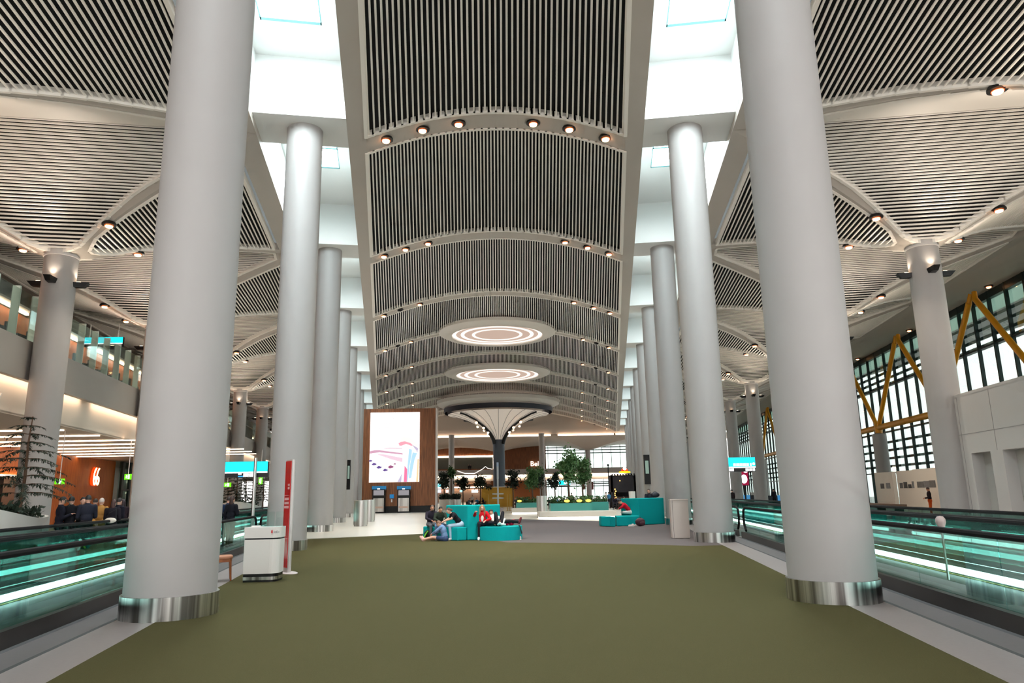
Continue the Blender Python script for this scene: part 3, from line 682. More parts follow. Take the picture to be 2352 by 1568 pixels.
# lettering on the lower fascia
text('sign_lettering', 'ely', .62, P('L', 30.2, TM + .54, 5.55) , -FR['L'][1] * -1, (0, 0, 1), WHITE, None, .05, 'RIGHT')
tag(bpy.data.objects['sign_lettering'], 'white raised lettering on the cream fascia under the mezzanine', 'sign')
# glass balustrade of the mezzanine: panels and fins
t = thing('glass_balustrade', 'tall glass balustrade with pale fins on the mezzanine edge', 'balustrade', P('L', 10, TM + .1, 8.0))
for i in range(58):
    s0 = 12 + 1.62 * i
    b = MB(); wallbox(b, s0 + .03, s0 + 1.59, TM + .1, TM + .12, 8.02, 9.9, 'L'); b.build('glass_panel', CLEARGL, t)
    if i < 40:
        b = MB(); wallbox(b, s0 - .05, s0 + .05, TM + .14, TM + .42, 8.02, 10.05, 'L'); b.build('fin', mat('pale_green_fin', (206, 222, 214), .3), t)
# upper level wood wall and strips
b = MB(); wallbox(b, 20, 100, 15.0, 15.3, 8.0, 10.9, 'L'); tag(b.build('wall_left', OWOOD), 'orange wood wall on the upper floor behind the balustrade', 'wall', kind='structure')
for k in range(8):
    s0 = 31 + 8.2 * k; b = MB(); wallbox(b, s0, s0 + 7.2, 14.6, 14.75, 10.85, 10.95, 'L')
    tag(b.build('light_strip', WARM2), 'warm linear light over the upper orange wood wall, %s of the row' % ORD[k], 'linear light', 'upper wall lights')
b = MB(); wallbox(b, 20, 150, 14.4, 24, 11.0, 11.1, 'L'); tag(b.build('ceiling', SOFFIT), 'low ceiling over the upper floor on the shop side', 'ceiling', kind='structure')
b = MB(); wallbox(b, -8, 150, 24, 24.3, 0, 14.8, 'L'); tag(b.build('wall_left', CREAM), 'cream outer wall behind the shops', 'wall', kind='structure')
for i in range(9):
    s0 = 28 + 1.9 * i + (3 if i > 3 else 0); t = thing('seat', 'dark upholstered seat behind the mezzanine glass, %s of the row' % ORD[i], 'seat', P('L', s0, 12.1, 8.0), 'mezzanine seats')
    b = MB(); b.box((0, 0, .42), (.6, .6, .14)); b.build('cushion', cloth((40, 46, 60)), t, ZERO); b = MB(); b.box((-.26, 0, .72), (.1, .6, .56)); b.build('backrest', cloth((40, 46, 60)), t, ZERO)
    b = MB(); b.box((0, 0, .18), (.4, .4, .36)); b.build('base', BLACKM, t, ZERO)
def sign(name, label, px0, px1, py0, py1, Y, pole=None):
    a, c = dp(px0, py1, Y), dp(px1, py1, Y); z0 = (a.z + c.z) / 2; z1 = dp((px0 + px1) / 2, py0, Y).z; w = c.x - a.x; x = (a.x + c.x) / 2
    t = thing(name, label, 'sign', (x, Y, z0), None)
    h = z1 - z0; s = h * .27
    b = MB(); b.box((0, 0, h / 2), (w, .16, h)); b.build('housing', BLACKM, t, ZERO)
    b = MB(); b.box((0, -.085, s + (h - s) / 2), (w * .985, .02, (h - s) * .98)); b.build('upper_panel', emis('cyan_glow', (20, 226, 240), 1.15), t, ZERO)
    b = MB(); b.box((0, -.09, s + .02), (w * .985, .02, .05)); b.build('white_line', emis('sign_white', (255, 255, 255), 1.3), t, ZERO)
    return t, w, h, s
SW = emis('sign_white', (255, 255, 255), 1.3)
t, w, h, s = sign('wayfinding_sign', 'cyan lit wayfinding sign with black strip on a pole by the shop side walkway', 496, 616, 1060, 1096, 27.25)
for x, ww in ((-.42 * w, .1), (-.03 * w, .18), (.09 * w, .3), (.19 * w, .22)): b = MB(); b.box((x, -.095, s * .5 + (.05 if ww == .18 else 0)), (ww * w * .34, .02, s * (.45 if ww == .18 else .8))); b.build('pictogram', SW, t, ZERO)
b = MB(); b.box((-.01 * w, -.095, s * .22), (.1 * w, .02, s * .3)); b.build('pictogram', emis('sign_blue', (60, 170, 240), 1.0), t, ZERO)
b = MB(); b.box((-.42 * w, -.098, s + (h - s) * .5), (.13 * w, .02, (h - s) * .8)); b.build('number_plate', SW, t, ZERO)
px = dp(585, 1100, 27.05).x - t.location.x
b = MB(); b.tube([V(px, -.2, -t.location.z), V(px, -.2, h + .12)], .06, 12); b.build('pole', STEEL, t, ZERO)
t, w, h, s = sign('wayfinding_sign', 'cyan lit wayfinding sign with white lettering and arrow on the window side', 1672, 1735, 1050, 1083, 27.3)
b = MB()
for i, ww in enumerate((.09, .12, .1, .12, .1, .07)): b.box((-.27 * w + i * .118 * w, -.1, s + (h - s) * .3), (ww * w * .9, .02, (h - s) * .26))
b.build('lettering', SW, t, ZERO)
b = MB(); b.ball((.43 * w, -.1, s + (h - s) * .36), (.05 * w, .015, .05 * w), 12); b.build('arrow', SW, t, ZERO)
for x, ww in ((-.46, .07), (-.36, .1), (.18, .12), (.31, .1), (.42, .08)): b = MB(); b.box((x * w, -.095, s * .5), (ww * w, .02, s * .7)); b.build('pictogram', SW, t, ZERO)
b = MB(); b.tube([V(-.46 * w, .1, -t.location.z), V(-.46 * w, .1, h + .3)], .035, 10); b.build('pole', DSTEEL, t, ZERO)
t, w, h, s = sign('wayfinding_sign', 'cyan sign hanging over the upper floor behind the mezzanine glass', 190, 283, 775, 796, 40.0)
for x in (-.35 * w, .35 * w): b = MB(); b.tube([V(x, 0, h), V(x, 0, h + .75)], .025, 8); b.build('hanger', STEEL, t, ZERO)
# shop level: LED ceiling strips along x, wood wall, dark opening, 66 sign, exit signs
for i, Y in enumerate((35.3, 38.5, 41.8, 44.7, 47.7, 50.6, 53.4, 56.2)):
    x1 = [0, 0, -18.6, -20.3, -17.8, -17.6, -18, -18.6][i] if i > 1 else -19.5
    b = MB(); b.box((x1 - 9.5 if i > 1 else -30, Y, 5.06), (19 if i > 1 else 18, .1, .05))
    tag(b.build('ceiling_light', WARM2), 'long warm light line in the shop ceiling, %s going inwards' % ORD[i], 'light line', 'shop ceiling light lines')
b = MB(); wallbox(b, 55.2, 68.5, 20, 20.3, 0, 5.1, 'L'); wallbox(b, 30, 55.0, 20, 20.3, 3.4, 5.1, 'L')
tag(b.build('wall_left', OWOOD), 'orange wood back wall of the shop side lounge', 'wall', kind='structure')
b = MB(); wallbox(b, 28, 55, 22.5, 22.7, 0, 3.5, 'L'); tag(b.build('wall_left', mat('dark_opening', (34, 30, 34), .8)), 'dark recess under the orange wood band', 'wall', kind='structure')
b = MB(); wallbox(b, 55.0, 55.18, 19.85, 19.99, 0.2, 4.0, 'L'); tag(b.build('light_strip', WARM2), 'upright white light line at the edge of the orange wood wall', 'light line')
b = MB(); wallbox(b, 40, 53.5, 19.85, 19.95, 3.3, 3.4, 'L'); tag(b.build('light_strip', WARM2), 'level white light line over the dark shop recess', 'light line')
t = thing('lit_sign', 'lit number 66 on the orange wood wall', 'sign', P('L', 63.5, 19.9, 3.0))
for j in (0, 1):
    b = MB(); c = 63.2 + .62 * j; k = .66
    q = [(0.62, 2.0), (.3, 1.75), (.08, 1.3), (0, .8), (.05, .35), (.25, .08), (.5, .05), (.72, .25), (.78, .55), (.68, .85), (.45, .98), (.22, .85), (.08, .6)]
    b.tube([P('L', c + x * k, 19.9, 3.0 + z * k) for x, z in q], .13, 8); b.build('halo_tube', emis('orange_glow', (240, 70, 10), .9), t)  # orange tube stands in for the halo around the numerals
    b = MB(); b.tube([P('L', c + x * k, 19.78, 3.0 + z * k) for x, z in q], .065, 8); b.build('numeral', emis('sign_orange_white', (255, 226, 170), 3.5), t)
b = MB(); wallbox(b, 68.6, 76, 19.6, 19.7, 0, 5.1, 'L'); tag(b.build('window_40', FACGL), 'dark framed shop glazing beside the orange wall', 'window', kind='structure')
b = MB()
for s in (68.6, 70.6, 73.2, 75.9): wallbox(b, s, s + .5, 19.4, 19.6, 0, 5.1, 'L')
wallbox(b, 68.6, 76, 19.4, 19.6, 2.6, 2.75, 'L'); tag(b.build('trim_2', MULL), 'dark glazing bars beside the orange wall', 'glazing bars', kind='structure')
def exit_sign(px0, px1, py0, py1, Y, label):
    a, c = dp(px0, py1, Y), dp(px1, py0, Y)
    t = thing('exit_sign', label, 'exit sign', ((a.x + c.x) / 2, Y, a.z), 'green exit signs'); w, h = c.x - a.x, c.z - a.z
    b = MB(); b.box((0, 0, h / 2), (w, .1, h)); b.build('plate', emis('exit_green', (110, 230, 20), 1.1), t, ZERO)
    b = MB(); b.ball((-.18 * w, -.06, h * .68), (.07 * w, .02, .14 * h), 10); b.tube([V(-.18 * w, -.06, h * .55), V(-.2 * w, -.06, h * .2)], .06 * w, 8); b.tube([V(-.3 * w, -.06, h * .42), V(-.05 * w, -.06, h * .5)], .03 * w, 8); b.build('running_figure', SW, t, ZERO)
    b = MB(); b.box((.14 * w, -.055, h * .5), (.26 * w, .02, h * .8)); b.build('door_symbol', SW, t, ZERO)
    b = MB(); b.tube([V(0, 0, h), V(0, 0, 5.1 - a.z)], .02, 6); b.build('hanger', STEEL, t, ZERO)
exit_sign(126, 148, 1099, 1112, 36, 'green exit sign hanging before the orange wood wall')
exit_sign(286, 303, 1088, 1101, 42, 'green exit sign partly behind the nearest big column')
exit_sign(514, 531, 1108, 1118, 55, 'green exit sign under the cyan wayfinding sign')
exit_sign(594, 603, 1096, 1112, 52, 'tall narrow green exit sign beside the sign pole')
# ------------------------------------------------------------------ objects on the carpet
FSX = [(-1, 0), (0, 0)]
def bevel(o, w=.02, n=2):
    m = o.modifiers.new('edge', 'BEVEL'); m.width = w; m.segments = n; m.limit_method = 'ANGLE'; return o
def rbox_poly(w, d, r, n=6, corners=(1, 1, 1, 1)):
    out = []
    for i, (cx, cy, a0) in enumerate(((w / 2, -d / 2, -PI / 2), (w / 2, d / 2, 0), (-w / 2, d / 2, PI / 2), (-w / 2, -d / 2, PI))):
        rr = r if corners[i] else .015
        ox, oy = cx - rr * (1 if cx > 0 else -1), cy - rr * (1 if cy > 0 else -1)
        for k in range(n + 1): a = a0 + PI / 2 * k / n; out.append((ox + rr * math.cos(a), oy + rr * math.sin(a)))
    return out
# information podium
pc = fl(594, 1338); rzp = .05
t = thing('information_podium', 'white podium desk with rounded corner and dark bands beside the big column', 'podium', (pc.x, pc.y + .26, 0), rz=rzp)
pw, pd = .68, .52; pl = rbox_poly(pw, pd, .17, corners=(1, 0, 0, 0))
def pris(name, sc, z0, z1, m, parent, poly=pl): b = MB(); b.prism([(x * sc, y * sc) for x, y in poly], z0, z1); return b.build(name, m, parent, ZERO)
pris('plinth', .97, 0, .05, BLACKM, t); pris('kick_strip', .985, .05, .11, STEEL, t); pris('dark_band', .97, .11, .17, BLACKM, t)
pris('body', 1.0, .17, .83, WHITE, t); pris('dark_band', .975, .83, .86, BLACKM, t); pris('counter_top', 1.03, .86, 1.07, WHITE, t)
b = MB(); b.ball((.2, -.272, .97), (.016, .004, .05), 12); b.build('red_emblem', RED, t, ZERO)
b = MB(); b.lathe([(.013, .93), (.013, .95)], (.2, -.27, 0), 10); b.build('emblem_dot', WHITE, t, ZERO)
text('emblem_lettering', 'info', .07, (.235, -.271, .955), (1, .25, 0), (0, 0, 1), mat('grey_ink', (120, 116, 120), .6), None, .002).parent = t
t2 = thing('brochure_stand', 'clear acrylic brochure stand on the white podium', 'brochure stand', (pc.x + .08, pc.y + .3, 1.07))
for x, a in ((-.02, .5), (.2, -.3)):
    b = MB(); b.box((x, .0, .15), (.2, .008, .3), a); b.build('acrylic_sheet', CLEARGL, t2, ZERO)
b = MB(); b.box((.08, 0, .006), (.4, .2, .012)); b.build('base', CLEARGL, t2, ZERO)
t2 = thing('paper_pad', 'white paper pad on the podium top', 'paper pad', (pc.x - .2, pc.y + .28, 1.07)); b = MB(); b.box((0, 0, .012), (.16, .22, .024), .2); b.build('sheets', WHITE, t2, ZERO)
# red totem
q = fl(657, 1316); t = thing('banner_totem', 'tall narrow red banner totem with pale oval foot behind the white podium', 'totem', (q.x, q.y, 0), rz=-.95)
b = MB(); b.lathe([(.3, 0), (.3, .022), (.28, .03), (0, .03)], (.1, 0, 0), 28, sx=1.25, sy=.62); b.build('foot', mat('pale_foot', (206, 190, 188), .4), t, ZERO)
b = MB(); b.prism(rbox_poly(.42, .09, .04), .03, 2.5); b.build('pole_body', mat('pale_aluminium', (204, 198, 196), .35, .3), t, ZERO)
b = MB(); b.box((0, -.05, 1.3), (.34, .02, 2.34)); b.build('red_face', RED, t, ZERO)
b = MB()
for z, w in ((1.93, .1), (1.86, .1)): b.box((.09, -.062, z), (w, .006, .05))
for z, w in ((1.62, .26), (1.53, .26), (1.44, .27)): b.box((0, -.062, z), (w, .006, .055))
b.box((0, -.062, 1.7), (.3, .006, .012)); b.box((0, -.062, .75), (.33, .006, .01)); b.build('pale_text_blocks', mat('pink_white_print', (232, 178, 180), .5), t, ZERO)
# chair behind the first column
q = fl(524, 1334); t = thing('wooden_chair', 'wooden chair with padded tan seat half hidden behind the big column', 'chair', (q.x - .22, q.y + .06, 0), rz=-1.2)
CW = wood('chair_wood', (132, 70, 34), (160, 92, 48), 8)
b = MB(); b.prism(rbox_poly(.5, .5, .1), .44, .5); o = bevel(b.build('seat', mat('tan_leather', (178, 122, 92), .5), t, ZERO), .02)
b = MB(); b.prism(rbox_poly(.46, .46, .06), .38, .44); b.build('seat_rail', CW, t, ZERO)
for x in (-.2, .2):
    for y in (-.2, .2): b = MB(); b.tube([V(x, y, .4), V(x * 1.15, y * 1.15, 0)], [.024, .016], 8); b.build('leg', CW, t, ZERO)
for x in (-.2, .2): b = MB(); b.tube([V(x, -.2, .42), V(x * 1.05, -.27, .84)], [.02, .016], 8); b.build('back_post', CW, t, ZERO)
b = MB(); n = 8
for i in range(n):
    a0, a1 = -1 + 2 * i / n, -1 + 2 * (i + 1) / n; f = lambda a, z: V(.23 * a, -.2 - .1 * (1 - a * a) - .06 * (z - .5), z)
    b.hexa([f(a0, .62), f(a1, .62), f(a1, .62) + V(0, -.03, 0), f(a0, .62) + V(0, -.03, 0), f(a0, .84), f(a1, .84), f(a1, .84) + V(0, -.03, 0), f(a0, .84) + V(0, -.03, 0)])
b.build('backrest', mat('tan_leather'), t, ZERO) if False else b.build('backrest', CW, t, ZERO)
# beige cabinet by the window side column
q0, q1 = fl(1546, 1237), fl(1588, 1238)
t = thing('utility_cabinet', 'plain beige cabinet box standing before the window side columns', 'cabinet', ((q0.x + q1.x) / 2 + .05, q0.y + .2, 0), rz=-.12)
b = MB(); b.box((0, 0, .68), (.62, .5, 1.32)); bevel(b.build('body', mat('beige_laminate', (198, 184, 176), .5), t, ZERO), .01)
b = MB(); b.box((0, 0, 1.35), (.64, .52, .03)); b.build('top', mat('beige_laminate_top', (206, 192, 184), .5), t, ZERO); b = MB(); b.box((-.25, -.252, .68), (.008, .006, 1.3)); b.build('door_joint', GROOVE, t, ZERO); b = MB(); b.box((0, 0, .012), (.58, .46, .024)); b.build('plinth', GROOVE, t, ZERO)
# centre turquoise seating
def felt(name, poly, z0, z1, parent, bw=.035):
    b = MB(); b.prism(poly, z0, z1); return bevel(b.build(name, TURQ, parent), bw, 3)
t = thing('turquoise_sofa', 'turquoise felt sofa island with tall angled back and rounded seat, mid carpet', 'sofa', (-.8, 28, .0))
felt('backrest', [(-2.05, 28.95), (-1.16, 27.5), (-.84, 27.5), (-.1, 28.3), (.06, 28.5), (.06, 29.1), (-2.05, 29.25)], .015, 1.27, t)
felt('seat', [(-2.93, 28.75), (-2.2, 27.85), (-1.5, 27.3), (-1.18, 27.5), (-2.05, 28.93), (-2.5, 29.3)], .015, .49, t)
felt('seat', [(-.84 + .02, 27.55)] + [(.02 + .86 * math.cos(a), 27.75 + .93 * math.sin(a)) for a in [PI + .1 + (PI - .1) * i / 32 for i in range(33)]] + [(.86, 28.35), (.08, 28.48), (-.1, 28.28)], .015, .49, t)
t = thing('turquoise_sofa', 'turquoise felt seating block with tall back and low seat by the window side columns', 'sofa', (7.5, 38, 0))
bl = fl(1469, 1206); br = fl(1528, 1203); dv = (br - bl).normalized(); nv = V(-dv.y, dv.x, 0)
felt('backrest', [(bl.x, bl.y), (br.x, br.y), (br + nv * 1.25).to_2d()[:], (bl + nv * 1.25 - dv * .1).to_2d()[:]], .015, 1.34, t)
a, c = fl(1417, 1209), fl(1470, 1207); felt('seat', [(a.x, a.y), (c.x, c.y), (c.x + .1, c.y + 1.4), (a.x + .15, a.y + 1.5)], .015, .49, t)
a, c = fl(1382, 1209.5), fl(1415, 1210.5)
t = thing('turquoise_pouf', 'small turquoise felt cube at the open end of the window side sofa', 'pouf', ((a.x + c.x) / 2, a.y, 0))
m_ = (a + c) / 2; felt('cube', [(a.x, a.y + .15), (a.x + .38, a.y - .3), (c.x, c.y + .1), (c.x - .1, c.y + .9), (a.x, a.y + .9)], .015, .49, t)

# steel cylinders
def steelcyl(px, py, r, h, label):
    q = fl(px, py); t = thing('steel_cylinder', label, 'steel cylinder', (q.x, q.y + r, 0), 'floor standing steel cylinders')
    b = MB(); b.lathe([(r * .93, 0), (r * .93, .1), (r, .1), (r, h)], ZERO, 32); b.build('shell', STEEL2, t, ZERO); b = MB(); b.lathe([(r, h), (r, h + .02), (0, h + .02)], ZERO, 32); b.build('top', mat('steel_top', (220, 218, 214), .25, .6), t, ZERO)
steelcyl(825, 1209, .41, 1.45, 'brushed steel cylinder on the pale floor, standing in front of its twin')
steelcyl(845, 1198, .41, 1.45, 'brushed steel cylinder half hidden behind its twin by the wooden screen wall')
steelcyl(1246, 1189, .37, 1.5, 'brushed steel cylinder between the white plinths of the planters')

# wooden screen wall with display
YW = 77.0
xl, xr = dp(832, 1100, YW).x, dp(1000, 1100, YW).x; zt = dp(915, 938, YW).z
t = thing('screen_wall', 'tall walnut clad wall block carrying the huge lit advertising display', 'display wall', ((xl + xr) / 2, YW, 0))
b = MB(); b.box(((xl + xr) / 2, YW + .8, zt / 2 + .35), (xr - xl, 1.6, zt - .7)); b.build('cladding', WOOD, t)
b = MB(); b.box(((xl + xr) / 2, YW + .8, .35), (xr - xl - .06, 1.5, .7)); b.build('plinth', BLACKM, t)
b = MB(); b.box((xr + .06, YW + .8, zt / 2), (.12, 1.62, zt)); b.build('corner_trim', mat('trim_silver', (186, 178, 174), .35, .5), t)
sx0, sx1 = dp(848, 1100, YW).x, dp(963, 1100, YW).x; sz0, sz1 = dp(905, 1107, YW).z, dp(905, 947, YW).z
b = MB(); b.box(((sx0 + sx1) / 2, YW - .06, (sz0 + sz1) / 2), (sx1 - sx0, .12, sz1 - sz0)); scr = b.build('display', emis('display_white', (255, 252, 250), 1.35), t)
sw, sh = sx1 - sx0, sz1 - sz0
def sp_(u, v, d=.0): return V(sx0 + u * sw, YW - .125 - d, sz0 + v * sh)
def spoly(name, pts, m, d):
    b = MB(); n = len(pts); b.add([sp_(u, v, d) for u, v in pts], [tuple(range(n))]); b.build(name, m, t)
def E_(n, c=(255, 255, 255), s=.9): return emis(n, c, s)
def uv(*q): return [((x - 120) / 710, 1 - (y - 108) / 1000) for x, y in q]
spoly('display_picture', uv((120, 500), (400, 530), (600, 560), (830, 560), (830, 640), (600, 700), (120, 690)), E_('d_haze', (255, 240, 244)), .001)
spoly('display_picture', uv((122, 665), (190, 652), (260, 652), (420, 676), (592, 700), (592, 722), (420, 700), (260, 680), (122, 700)), E_('d_rose', (206, 158, 180)), .002)
spoly('display_picture', uv((215, 706), (330, 712), (600, 770), (600, 832), (430, 786)), E_('d_pale', (232, 200, 214)), .002)
spoly('display_picture', uv((300, 632), (400, 620), (580, 628), (580, 634), (400, 628)), E_('d_rose'), .002)
for x, y, r in ((138, 800, 30), (190, 848, 40), (262, 893, 42), (350, 934, 40), (428, 890, 48), (482, 850, 22)): spoly('display_picture', uv((x - r, y + 4), (x - r * .2, y - r * .5), (x + r, y), (x + r * .5, y + r * .35), (x - r * .4, y + r * .5)), E_('d_violet' if x < 380 else 'd_plum', (96, 70, 140) if x < 380 else (150, 84, 124)), .003)
spoly('display_picture', uv((590, 600), (640, 575), (720, 600), (738, 690), (700, 860), (665, 1107), (590, 1107)), E_('d_tower', (250, 246, 250)), .003)
spoly('display_picture', uv((560, 490), (600, 468), (680, 478), (740, 510), (800, 585), (812, 640), (800, 700), (770, 690), (748, 640), (725, 600), (640, 572), (575, 590), (548, 580)), E_('d_top', (250, 240, 232)), .004)
spoly('display_picture', uv((530, 556), (560, 538), (620, 530), (700, 556), (733, 586), (718, 598), (640, 566), (572, 592), (545, 592)), E_('d_salmon', (240, 160, 176)), .005)
spoly('display_picture', uv((722, 580), (800, 625), (812, 640), (800, 700), (786, 660)), E_('d_mauve', (190, 180, 206)), .005)
spoly('display_picture', uv((682, 640), (722, 650), (720, 720), (690, 880), (682, 1000), (668, 1107), (655, 1107), (664, 880)), E_('d_blue', (176, 216, 244)), .004)
spoly('display_picture', uv((735, 690), (798, 702), (762, 800), (732, 960), (720, 1050), (680, 1060), (700, 860)), E_('d_blue'), .004)
spoly('display_picture', uv((622, 880), (660, 930), (656, 1107), (612, 1107)), E_('d_pink', (250, 120, 160)), .005)
spoly('display_picture', uv((803, 790), (826, 780), (818, 1107), (786, 1107), (796, 930)), E_('d_amber', (246, 206, 160)), .004)
spoly('display_picture', uv((520, 1107), (585, 985), (578, 1107)), E_('d_mauve'), .004)
INK = E_('d_ink', (214, 204, 208), .86)
for i, s in enumerate(('İSTANBUL\'UN YENİ', 'DÜNYANIN EN BÜYÜK', 'HAVALİMANI HİZMETİNİZDE')):
    text('display_lettering', s, .4, sp_(.085, .905 - .073 * i, .004), (1, 0, 0), (0, 0, 1), INK, t, .002, fit=sw * (.545, .62, .80)[i])
def atm(px0, px1, label):
    x0, x1 = dp(px0, 1150, YW).x, dp(px1, 1150, YW).x; z1 = dp(px0, 1117, YW).z; xm, w = (x0 + x1) / 2, x1 - x0
    t = thing('cash_machine', label, 'cash machine', (xm, YW - .52, 0), 'cash machines')
    b = MB(); b.box((0, .2, z1 * .46), (w, .5, z1 * .92)); b.build('housing', BLACKM, t, ZERO)
    b = MB(); b.box((0, .15, z1 * .95), (w * 1.05, .62, z1 * .12)); b.build('blue_header', emis('header_blue', (44, 126, 176), .6), t, ZERO)
    b = MB(); b.box((0, -.06, z1 * .76), (w * .82, .03, z1 * .19)); b.build('screen', emis('pale_screen', (176, 172, 176), .55), t, ZERO)
    b = MB(); b.box((0, -.06, z1 * .31), (w * .82, .03, z1 * .5)); b.build('front_panel', STEEL2, t, ZERO)
    b = MB(); b.box((0, -.08, z1 * .22), (w * .74, .05, z1 * .07)); b.build('tray', mat('pinkish_tray', (206, 172, 156), .4), t, ZERO)
    b = MB(); b.box((0, -.14, z1 * .905), (w * .22, .05, z1 * .035)); b.build('lamp', SW, t, ZERO)
atm(857, 886, 'cash machine with blue header under the display, behind the steel cylinders')
atm(914, 943, 'cash machine with blue header under the display, next to the bare wood')
x = dp(900, 1145, YW).x; t = thing('wall_sign', 'small blue sign on the wooden wall between the cash machines', 'sign', (x, YW - .06, 1.5))
b = MB(); b.box((0, 0, .2), (.42, .06, .4)); b.build('plate', emis('sign_blue2', (40, 130, 190), .6), t, ZERO); b = MB(); b.box((0, 0, -.25), (.12, .06, .3)); b.build('slip_holder', WHITE, t, ZERO)
# slim display screens on columns
for sd, px0, px1, py0, py1, Y, lab in (('L', 796, 806, 1056, 1124, 51.2, 'slim black information screen on the shop side columns, seen edge on'), ('R', 1481, 1491, 1044, 1112, 62.6, 'slim black information screen on the window side columns, seen edge on')):
    a, c = dp(px0, py1, Y), dp(px1, py0, Y)
    t = thing('information_screen', lab, 'information screen', ((a.x + c.x) / 2, Y, a.z)); w, h = c.x - a.x, c.z - a.z
    b = MB(); b.box((0, 0, h / 2), (w, .14, h), 0); b.box((0, .24, h * .7), (w * .4, .4, .12)); b.box((0, .24, h * .3), (w * .4, .4, .12)); b.build('housing', BLACKM, t, ZERO); b = MB(); b.box((0, -.075, h * .58), (w * .55, .02, h * .44)); b.build('lit_panel', emis('pale_green_screen', (150, 176, 160), .6), t, ZERO)

# ------------------------------------------------------------------ planters, plinths, trees
def led_plinth(p0, p1, depth, h, label):
    a, c = fl(*p0), fl(*p1); Y = min(a.y, c.y) + .2; t = thing('white_plinth', label, 'plinth', ((a.x + c.x) / 2, Y, 0), 'glowing white plinths')
    w = c.x - a.x
    b = MB(); b.box((0, depth / 2, .14 + (h - .14) / 2), (w, depth, h - .14)); b.build('slab', CREAM, t, ZERO); b = MB(); b.box((0, depth / 2 + .06, .07), (w - .12, depth - .12, .14)); b.build('light_base', emis('plinth_glow', (255, 244, 228), 5.0), t, ZERO)
    return Y
def shrub_mass(b, x0, x1, y0, y1, z, hh, n, mi=0, leaf=.09):
    for i in range(n):
        c = V(random.uniform(x0, x1), random.uniform(y0, y1), z + hh * random.random() ** 1.4); d = V(random.gauss(0, 1), random.gauss(0, 1), random.uniform(.2, 1.2)).normalized(); e = d.cross(V(random.gauss(0, 1), random.gauss(0, 1), random.gauss(0, 1))).normalized()
        L = leaf * random.uniform(.7, 1.5); b.add([c, c + d * L * .5 + e * L * .28, c + d * L, c + d * L * .5 - e * L * .28], [(0, 1, 2, 3)], mi)
def planter(px0, px1, pyb, Y, z0, h, d, label, vh=.45, lamp=()):
    a, c = dp(px0, pyb, Y), dp(px1, pyb, Y); w = c.x - a.x; t = thing('planter_box', label, 'planter', ((a.x + c.x) / 2, Y, z0), 'turquoise planters')
    b = MB(); b.box((0, d / 2, h / 2), (w, d, h)); b.build('trough', mat('turquoise_lacquer', (58, 150, 142), .4), t, ZERO); b = MB(); b.box((0, d / 2, h), (w * .97, d * .9, .04)); b.build('soil', mat('soil', (50, 40, 34), .9), t, ZERO)
    b = MB(); shrub_mass(b, -w * .48, w * .48, d * .05, d * .95, h, vh, int(420 * w / 2), leaf=.16); tag(b.build('plants', LEAF, t, ZERO), kind='stuff')
    for u in lamp: b = MB(); b.ball((u * w, .0, h + .16), (.22, .08, .1), 10); b.build('lamp', emis('yellow_lamp', (255, 226, 90), 1.6), t, ZERO)
Y1 = led_plinth((1236, 1191), (1418, 1190), 2.6, .47, 'long white glowing plinth before the turquoise planter with tall trees')
Y2 = led_plinth((1176, 1181), (1238, 1180), 2.2, .5, 'short white glowing plinth beside the steel cylinder')
planter(1265, 1360, 1174, 54.5, 0, .95, 1.6, 'turquoise planter with low shrubs and yellow lamps on the white plinth', lamp=(.2, .42, -.1))
planter(1330, 1398, 1168, 64, 0, .9, 1.6, 'turquoise planter behind the longer one, beside the black kiosk', lamp=(-.2,))
planter(1186, 1236, 1166, 68, 0, .9, 1.6, 'turquoise planter with shrubs over the short glowing plinth', lamp=(-.35,))
def tree(px, pytop, pycrown, pybase, Y, cw, label, n=700, leaf=.2, gaps=0.0, mat_=None):
    top, cb, base = dp(px, pytop, Y).z, dp(px, pycrown, Y).z, 0.0; x = dp(px, pycrown, Y).x; w = cw * Y / FPX
    t = thing('indoor_tree', label, 'tree', (x, Y, 0), 'indoor trees')
    b = MB(); b.tube([V(0, 0, base), V(.03, 0, cb * .6), V(0, .02, cb), V(.05, 0, cb + (top - cb) * .6)], [.09, .08, .07, .03], 8)
    for k in range(7): a = 2.4 * k; b.tube([V(0, 0, cb * .9 + (top - cb) * .06 * k), V(math.cos(a) * w * .3, math.sin(a) * w * .3, cb + (top - cb) * (.15 + .1 * k))], [.035, .012], 6)
    b.build('trunk', BARK, t, ZERO)
    b = MB(); clumps = [(V(random.gauss(0, .3) * w * .6, random.gauss(0, .3) * w * .6, cb + (top - cb) * random.uniform(.05, .93)), random.uniform(.16, .3) * w) for _ in range(16)]
    for i in range(n):
        cc, rr = clumps[i % 16]; c = cc + V(random.gauss(0, .5), random.gauss(0, .5), random.gauss(0, .5)) * rr
        d = V(random.gauss(0, 1), random.gauss(0, 1), random.gauss(-.3, .7)).normalized(); e = d.cross(V(random.gauss(0, 1), random.gauss(0, 1), random.gauss(0, 1))).normalized(); L = leaf * random.uniform(.7, 1.4)
        b.add([c, c + d * L * .5 + e * L * .32, c + d * L, c + d * L * .5 - e * L * .32], [(0, 1, 2, 3)])
    tag(b.build('foliage', mat_ or LEAF, t, ZERO), kind='stuff')
tree(1305, 1040, 1104, 1160, 55.4, 52, 'tallest indoor tree with airy bright crown in the turquoise planter', 1900, .19)
tree(1337, 1050, 1108, 1158, 64.6, 44, 'second tall indoor tree beside the tallest one, before the white column', 1900, .19)
tree(1222, 1077, 1116, 1156, 68.6, 38, 'round crowned green tree with pale trunk over the short plinth', 1700, .18)
tree(1243, 1083, 1122, 1150, 74, 24, 'dark narrow tree close to the white column with steel cylinder', 900, .2, mat_=LEAFD)
